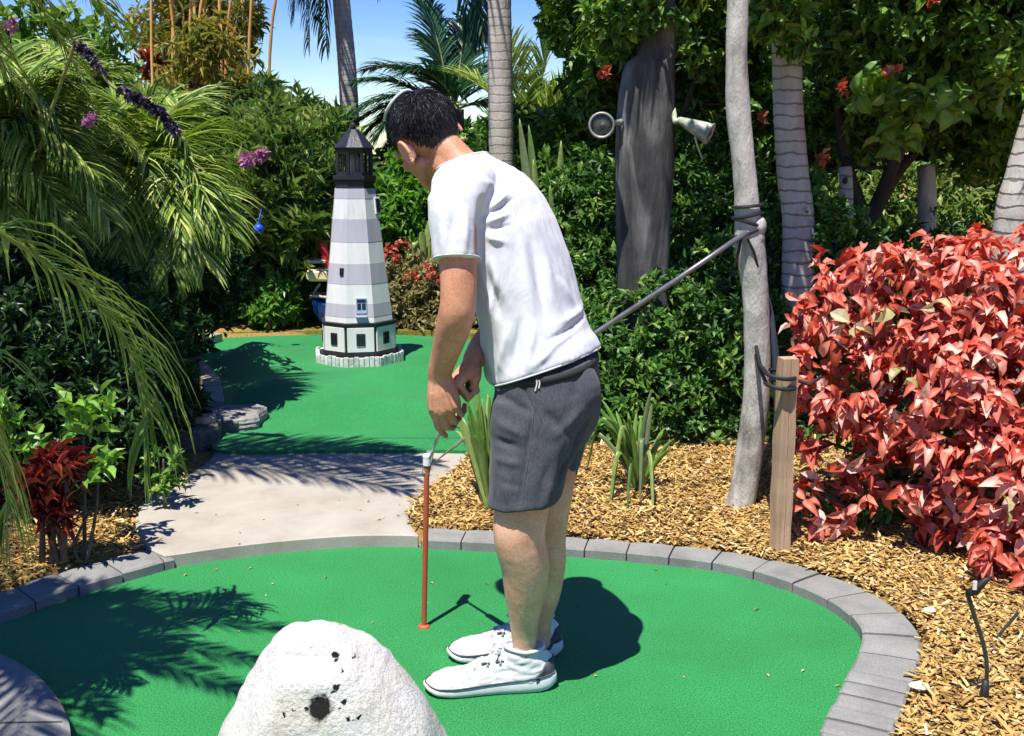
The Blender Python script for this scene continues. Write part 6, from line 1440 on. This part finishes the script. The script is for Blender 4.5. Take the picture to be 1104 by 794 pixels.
tee = MB()
rings = [sect(590.5, 395, 2.78, .139, .187), sect(590.5, 393, 2.78, .141, .189), sect(587.5, 383, 2.782, .138, .185)]+[sect(*s) for s in T_SEC[1:]]+[sect(499, 174, 2.866, .066, .078)]
loft(tee, rings)
sph(tee, at(497, 205, 2.685), (.078, .075, .078)); sph(tee, at(505, 197, 2.72), (.07, .08, .06))
sph(tee, at(548, 212, 3.00), (.075, .075, .075))
up_ = nrm(LS-at(493, 285, 2.62))
rg = []
for px, py, Y, hx, hy in ((500, 200, 2.69, .074, .076), (494, 216, 2.668, .076, .078), (493, 236, 2.652, .070, .075), (493, 258, 2.638, .064, .070), (492.5, 277, 2.627, .0595, .066), (492.5, 281, 2.625, .059, .066)):
    u = nrm(np.array((1, 0, 0))-up_*up_[0]); v = np.cross(up_, u); rg.append(ell(at(px, py, Y), u*hx, v*hy, 26, 2.1))
loft(tee, rg)
rg = []
for px, py, Y, r in ((545, 208, 3.00, .074), (552, 240, 3.02, .068), (554, 275, 3.02, .062)): rg.append(ell(at(px, py, Y), np.array((r, 0, 0)), np.array((0, r, 0)), 24))
loft(tee, rg)
# belly hanging forward in the front
limb(tee, [at(541, 400, 2.80), at(540, 372, 2.80), at(538, 335, 2.81)], [.05, .055, .05])
def tee_shape(co, no):
    f = []
    fy = lambda px, py, dy=0: at(px, py, 2.62+dy)
    for a, b, w, k in (((521, 215), (519, 280), .010, -.016), ((530, 225), (546, 210), .008, .006), ((524, 240), (548, 232), .008, .006), ((523, 255), (545, 262), .009, .006), ((524, 232), (556, 215), .006, -.004), ((524, 247), (552, 244), .006, -.004),
                       ((526, 275), (548, 330), .012, .006), ((524, 290), (540, 345), .010, -.006), ((560, 250), (575, 340), .014, .005), ((585, 270), (600, 340), .015, .005), ((572, 260), (590, 345), .010, -.004),
                       ((602, 350), (636, 340), .010, .004), ((592, 366), (632, 350), .008, -.006), ((588, 376), (616, 362), .009, .004), ((598, 372), (572, 395), .010, .006),  ((548, 352), (538, 402), .011, .007), ((560, 345), (552, 398), .009, -.006), ((575, 350), (568, 400), .012, .006), ((535, 300), (528, 345), .009, .005), ((600, 300), (622, 335), .010, .004),
                       ((476, 222), (480, 272), .010, .004), ((490, 225), (486, 275), .008, -.003), ((505, 225), (502, 275), .010, .004)):
        f.append((at(*a, 2.64), at(*b, 2.64), w, k))
    co2 = co.copy()
    # creases are laid along the surface: measure distance in the plane across the view of depth
    h = np.zeros(len(co))
    for a, b, w, k in f:
        k *= 1.5; w *= .9
        a2, b2 = a[[0, 2]], b[[0, 2]]; sc = co[:, 1:2]*0+1; q = co[:, [0, 2]]
        e = b2-a2; t = np.clip(((q-a2) @ e)/(e @ e), 0, 1); d = np.linalg.norm(q-(a2+t[:, None]*e), axis=1)
        h += k*np.exp(-(d/w)**2)*np.sin(np.pi*np.clip(t*.86+.07, 0, 1))*(no[:, 1] < .2)
    n1 = np.array([mnoise.fractal(Vector((c[0]*7+c[2]*2, c[1]*7, c[2]*3.2)), 1, 2, 3) for c in co])
    n2 = np.array([mnoise.fractal(Vector((c[0]*26+c[2]*8, c[1]*26, c[2]*9)), 1, 2, 3) for c in co])
    return co+no*(h+n1*.006+n2*.0022)[:, None]
tee_o = skin_mesh('t_shirt', tee, .0052, M_tee, man, it=5, fac=.5, shape=tee_shape)
# stitched hem and sleeve hem, neck rib
hm = MB()
def ringtube(mb, ring, r, n=8): tube(mb, np.concatenate([ring, ring[:1]]), r, n, cap=False)
ringtube(hm, sect(590.5, 394.5, 2.78, .1385, .1865), .0022); ringtube(hm, ell(at(492.5, 279, 2.626), nrm(np.array((1, 0, 0))-up_*up_[0])*.0575, np.cross(up_, nrm(np.array((1, 0, 0))-up_*up_[0]))*.0645, 26, 2.1), .0020)
ringtube(hm, sect(499, 174.5, 2.866, .066, .078), .0035)
hm.build('hem', M_tee, tee_o, smooth=True)

# shorts
sh_ = MB()
ST = nrm(at(583, 380, 2.78)-at(592, 430, 2.78))
def ps(px, py, Y, hd, hw, k=1): return sect(px, py, Y, hd, hw, yaw=R(12), tilt=ST, n=36, p=2.3, k=k)
loft(sh_, [ps(588.5, 390, 2.78, .133, .175), ps(590, 408, 2.78, .137, .182), ps(590, 425, 2.78, .142, .188), ps(589, 445, 2.78, .146, .190), ps(587, 465, 2.78, .143, .186), ps(585, 482, 2.78, .128, .170)])
sph(sh_, at(616, 424, 2.70), (.078, .085, .090)); sph(sh_, at(613, 422, 2.86), (.08, .085, .090))
def tubeleg(cs):
    rg = []
    for px, py, Y, hx, hy in cs: rg.append(ell(at(px, py, Y), np.array((hx, 0, .012)), np.array((0, hy, 0)), 32, 2.25))
    loft(sh_, rg)
tubeleg([(588, 425, 2.70, .136, .10), (585, 450, 2.70, .139, .105), (579, 480, 2.695, .122, .105), (571, 508, 2.688, .104, .10), (568, 528, 2.685, .097, .098), (566.5, 537, 2.68, .095, .096), (566, 540, 2.68, .094, .095)])
tubeleg([(600, 430, 2.88, .115, .10), (600, 470, 2.885, .094, .09), (597, 495, 2.89, .080, .086), (595, 515, 2.89, .070, .082), (593.5, 528, 2.89, .066, .08), (593, 536, 2.89, .064, .078)])
def sh_shape(co, no):
    h = np.zeros(len(co))
    for a, b, w, k in (((638, 455), (618, 492), .008, -.010), ((616, 492), (605, 520), .006, -.006), ((540, 432), (575, 446), .010, -.005), ((536, 458), (566, 470), .012, .005), ((532, 478), (560, 482), .010, -.006), ((533, 498), (562, 500), .012, .005), ((575, 447), (566, 500), .006, -.004), ((566, 500), (560, 543), .006, -.004), ((600, 470), (630, 440), .012, .005), ((585, 440), (612, 470), .012, -.004), ((603, 500), (585, 545), .014, .005), ((545, 510), (548, 545), .012, .005), ((590, 500), (580, 545), .010, -.004), ((562, 414), (575, 445), .006, -.004), ((610, 480), (600, 540), .010, -.004), ((536, 520), (560, 524), .010, -.003)):
        a2, b2 = at(*a, 2.6)[[0, 2]], at(*b, 2.6)[[0, 2]]; q = co[:, [0, 2]]; e = b2-a2; t = np.clip(((q-a2) @ e)/(e @ e), 0, 1); d = np.linalg.norm(q-(a2+t[:, None]*e), axis=1)
        h += 1.35*k*np.exp(-(d/w)**2)*np.sin(np.pi*np.clip(t*.84+.08, 0, 1))*(no[:, 1] < .3)
    n1 = np.array([mnoise.fractal(Vector((c[0]*9, c[1]*9, c[2]*6)), 1, 2, 3) for c in co])
    return co+no*(h+n1*.005)[:, None]
sh_o = skin_mesh('shorts', sh_, .0052, M_short, man, it=5, fac=.5, shape=sh_shape)
# snap seams on to the cloth
from mathutils.bvhtree import BVHTree
def snap(o, pix, lift=.0008, n=30):
    me = o.data; off = wloc(man); bv = BVHTree.FromPolygons([Vector(v.co)+Vector(off) for v in me.vertices], [tuple(p.vertices) for p in me.polygons])
    P = catmull([(x, y, 0) for x, y in pix], 8); out = []
    for x, y, _ in P:
        h = bv.ray_cast(Vector((0, 0, CAMH)), Vector(ray(x, y)).normalized())
        if h[0] is not None: out.append(np.array(h[0]+h[1]*lift))
    return np.array(out)
M_thread = plain('seam_thread', (.095, .10, .11), .8); M_darkband = plain('shadow_waistband_cloth', (.018, .018, .022), .8)
sm = MB()
for pix in ([(563, 415), (566, 425), (572, 437), (576, 447)], [(577, 409), (577, 430), (575, 447), (573, 470), (569, 500), (564, 530), (562, 545)]):
    P = snap(sh_o, pix)
    if len(P) > 3: tube(sm, P, .0011, 6)
if sm.n: sm.build('seam', M_thread, sh_o, smooth=True)
wb = MB(); 
r0, r1 = ps(590.0, 399, 2.78, .1375, .1815, 1.0), ps(589.0, 391, 2.78, .1365, .1795, 1.0); loft(wb, [r0, r1]); wb.build('shadow_waistband', M_darkband, sh_o, smooth=True)  # waistband darkened to stand for the shadow under the shirt hem
lp = MB()
for pix in ([(578, 408), (579, 414), (577, 422)], [(580, 408), (582, 413), (581, 419)]):
    P = snap(sh_o, pix, .003)
    if len(P) > 3: tube(lp, P, .0022, 6)
if lp.n: lp.build('drawcord', plain('cord', (.5, .5, .5), .8), sh_o, smooth=True)

# trainers
M_upper = surf('white_mesh', [(0.3, (.52, .52, .515)), (0.7, (.62, .62, .61))], scale=8, detail=6, rough=.7, bump=.3, bscale=320, dist=.002)
M_sole = surf('white_rubber', [(0.3, (.48, .48, .47)), (0.7, (.62, .62, .61))], scale=7, rough=.55, bump=.1)
M_heel = surf('grey_knit', [(0.3, (.035, .037, .04)), (0.7, (.09, .093, .097))], scale=60, rough=.8, bump=.4, bscale=200, dist=.003)
M_black = M_rubber
def shoe(heel, toe, width=.098, hgt=1.0):
    heel = np.asarray(heel); toe = np.asarray(toe); d = toe-heel; Ln = np.linalg.norm(d); f = d/Ln; s = np.array((f[1], -f[0], 0)); up = np.array((0, 0, 1.0))
    if s[1] > 0: s = -s                                     # s: towards the camera
    W = lambda t: np.interp(t, [0, .04, .12, .25, .40, .55, .70, .82, .91, .97, 1.0], [.34, .60, .76, .80, .78, .84, .96, 1.0, .86, .56, .14])*width/2
    Hh = lambda t: np.interp(t, [0, .03, .10, .20, .30, .38, .50, .62, .75, .86, .94, .985, 1.0], [.092, .108, .112, .104, .106, .114, .098, .080, .065, .057, .049, .036, .022])*hgt
    up_m = MB(); rings = []; n = 26
    for t in np.concatenate([np.linspace(0, .1, 5), np.linspace(.14, .9, 18), np.linspace(.93, 1, 6)]):
        c = heel+f*t*Ln*.985+f*.004; w = W(t)*.94; h = Hh(t); th = np.linspace(0, 2*math.pi, n, endpoint=False); r = []
        for a in th:
            ca, sa = math.cos(a), math.sin(a); x = np.sign(ca)*abs(ca)**(.75)*w; z = (.012+(h-.012)*(max(sa, 0)**.85)) if sa > 0 else .012+.004*sa
            x *= 1-.42*max(0, (z-.035)/.075)**1.2*(1 if t < .62 else .8)
            r.append(c+s*x+up*z)
        rings.append(np.array(r))
    loft(up_m, rings)
    ak = heel+f*Ln*.235
    loft(up_m, [ell(ak+f*dx+up*z*hgt, f*a_, s*b_, 26) for z, a_, b_, dx in ((.03, .072, .045, -.002), (.055, .070, .044, -.002), (.08, .063, .043, .0), (.10, .055, .042, .002), (.113, .051, .040, .003), (.118, .049, .038, .004), (.119, .040, .032, .004))])
    def sshape(co, no):
        k = np.array([mnoise.fractal(Vector(((c-heel) @ f*22, (c-heel) @ s*30, c[2]*55)), 1, 2, 3) for c in co]); return co+no*(k*.0032)[:, None]
    shoe_o = skin_mesh('shoe', up_m, .0034, M_upper, man, it=5, shape=sshape)
    so_ = MB(); rings = []
    def outline(k, z, ex): return [heel+f*(t*Ln)+s*sg*W(t)*k+up*0 for sg, t in ex]
    ts = np.concatenate([np.linspace(0, .08, 6), np.linspace(.12, .9, 16), np.linspace(.93, 1, 6)]); ex = [(1, t) for t in ts]+[(-1, t) for t in ts[::-1]]
    zt = lambda t: np.interp(t, [0, .08, .25, .5, .75, .92, 1], [.050, .047, .040, .034, .029, .027, .033])
    zb = lambda t: np.interp(t, [0, .06, .15, .5, .78, .92, 1], [.016, .004, .001, .001, .001, .006, .018])
    for k, q in ((.90, 0), (1.02, .12), (1.07, .4), (1.05, .75), (1.0, .95), (.93, 1.0)):
        rings.append(np.array([heel+f*(t*Ln*(1.0)+(t-.5)*.012*(k-.9)*6)+s*sg*W(t)*k+up*(zb(t)+(zt(t)-zb(t))*q) for sg, t in ex]))
    loft(so_, rings); so_.build('sole', M_sole, shoe_o, smooth=True)
    hc = MB(); V = []                                        # grey knit heel counter wrapped round the back
    bv = BVHTree.FromPolygons([Vector(v.co)+Vector(wloc(man)) for v in shoe_o.data.vertices], [tuple(p.vertices) for p in shoe_o.data.polygons])
    cen = heel+f*Ln*.2+up*.05; rows = 9; cols = 21; G = []
    for i in range(rows):
        for j in range(cols):
            a = -1.5+3.0*j/(cols-1); z = .030+(.092-.030)*i/(rows-1)*(1-.72*(abs(a)/1.5)**1.5*(1 if i > 0 else 0)); dirv = nrm(-f*math.cos(a)+s*math.sin(a)*1.0)
            o_ = heel+f*Ln*.16+up*z
            h = bv.ray_cast(Vector(o_+dirv*.3), Vector(-dirv)); p = np.array(h[0]) if h[0] is not None else o_+dirv*.05
            G.append(p+dirv*.0022)
    G = np.array(G); F = [(i*cols+j, i*cols+j+1, (i+1)*cols+j+1, (i+1)*cols+j) for i in range(rows-1) for j in range(cols-1)]
    hc.add(G, F); o = hc.build('heel_patch', M_heel, shoe_o, smooth=True); md = o.modifiers.new('t', 'SOLIDIFY'); md.thickness = .004; md.offset = 0
    sl = MB(); st_ = np.array([heel+f*(t*Ln)+s*sg*(W(t)*1.045+.001)+up*(zt(t)+.001) for sg, t in ex]); tube(sl, np.concatenate([st_, st_[:1]]), .0022, 6, cap=False); sl.build('welt', M_heel, shoe_o, smooth=True)
    co_ = MB()                                               # padded collar and tongue
    ank = heel+f*Ln*.235
    th = np.linspace(0, 2*math.pi, 30); ring = np.array([ank+f*(.054*math.cos(t))+s*.040*math.sin(t)+up*(.121*hgt+.008*math.cos(t)*(1 if math.cos(t) > 0 else -.3)) for t in th]); tube(co_, ring, .006, 10, cap=False); co_.build('collar', M_upper, shoe_o, smooth=True)
    la = MB()
    for k, t in enumerate(np.linspace(.40, .60, 5)):
        pts = []
        for u_ in np.linspace(-1, 1, 9):
            tt = t+.028*u_*(-1)**k; o_ = heel+f*Ln*tt+s*u_*.024+up*.2; h = bv.ray_cast(Vector(o_), Vector((0, 0, -1)))
            if h[0] is not None: pts.append(np.array(h[0])+up*.002)
        if len(pts) > 3: tube(la, pts, .0034, 6)
    o_ = heel+f*Ln*.41+up*.118
    for sg in (-1, 1): tube(la, catmull([o_, o_+s*sg*.016+up*.010+f*.012, o_+s*sg*.026-up*.004+f*.02, o_+s*sg*.012-up*.006+f*.006], 5), .0022, 6)
    la.build('laces', M_sole, shoe_o, smooth=True)
    gl = MB()
    for t, hw_, l_ in ((.43, .012, .012), (.54, .012, .012)):
        for sg in (-1, 1):
            o_ = heel+f*Ln*t+s*sg*.020+up*.2; h = bv.ray_cast(Vector(o_), Vector((0, 0, -1)))
            if h[0] is not None: tube(gl, [np.array(h[0])-f*l_+up*.001, np.array(h[0])+up*.003, np.array(h[0])+f*l_+up*.001], .0035, 6)
    if gl.n: gl.build('eyelet_stay', M_heel, shoe_o, smooth=True)
    return shoe_o
shoe(gr(597, 739), gr(459, 746), .104)
shoe(gr(604, 704), gr(484, 710), .100)


# putter: dark grip through the hands, thin shaft pointing away and down behind the marker knob
ga, gb = at(497, 407, 2.765), at(461.5, 499, 3.16); pt = nrm(gb-ga); ln = np.linalg.norm(gb-ga)
root = thing('golf_putter', ga, 'golf putter with dark grip and thin steel shaft held in the man\'s hands', 'golf club')
gp = MB(); tube(gp, [ga-pt*.03, ga-pt*.025, ga+pt*.10, ga+pt*.30, ga+pt*.305], [.009, .0135, .0125, .0115, .006], 14); gp.build('grip', M_rubber, root, smooth=True)
sf = MB(); tube(sf, [ga+pt*.30, gb], [.0058, .0046], 10); sf.build('shaft', plain('chrome', (.6, .61, .63), .25, .5, .9), root, smooth=True)
hd = MB(); a1 = nrm(np.cross(pt, (0, 1, .3))); a2 = np.cross(pt, a1); box(hd, gb+a2*.0+pt*.008, .012, .042, .012, np.column_stack([a1, a2, pt]), bev=.003); hd.build('club_head', plain('club_steel', (.30, .31, .33), .35, .5, .8), root)
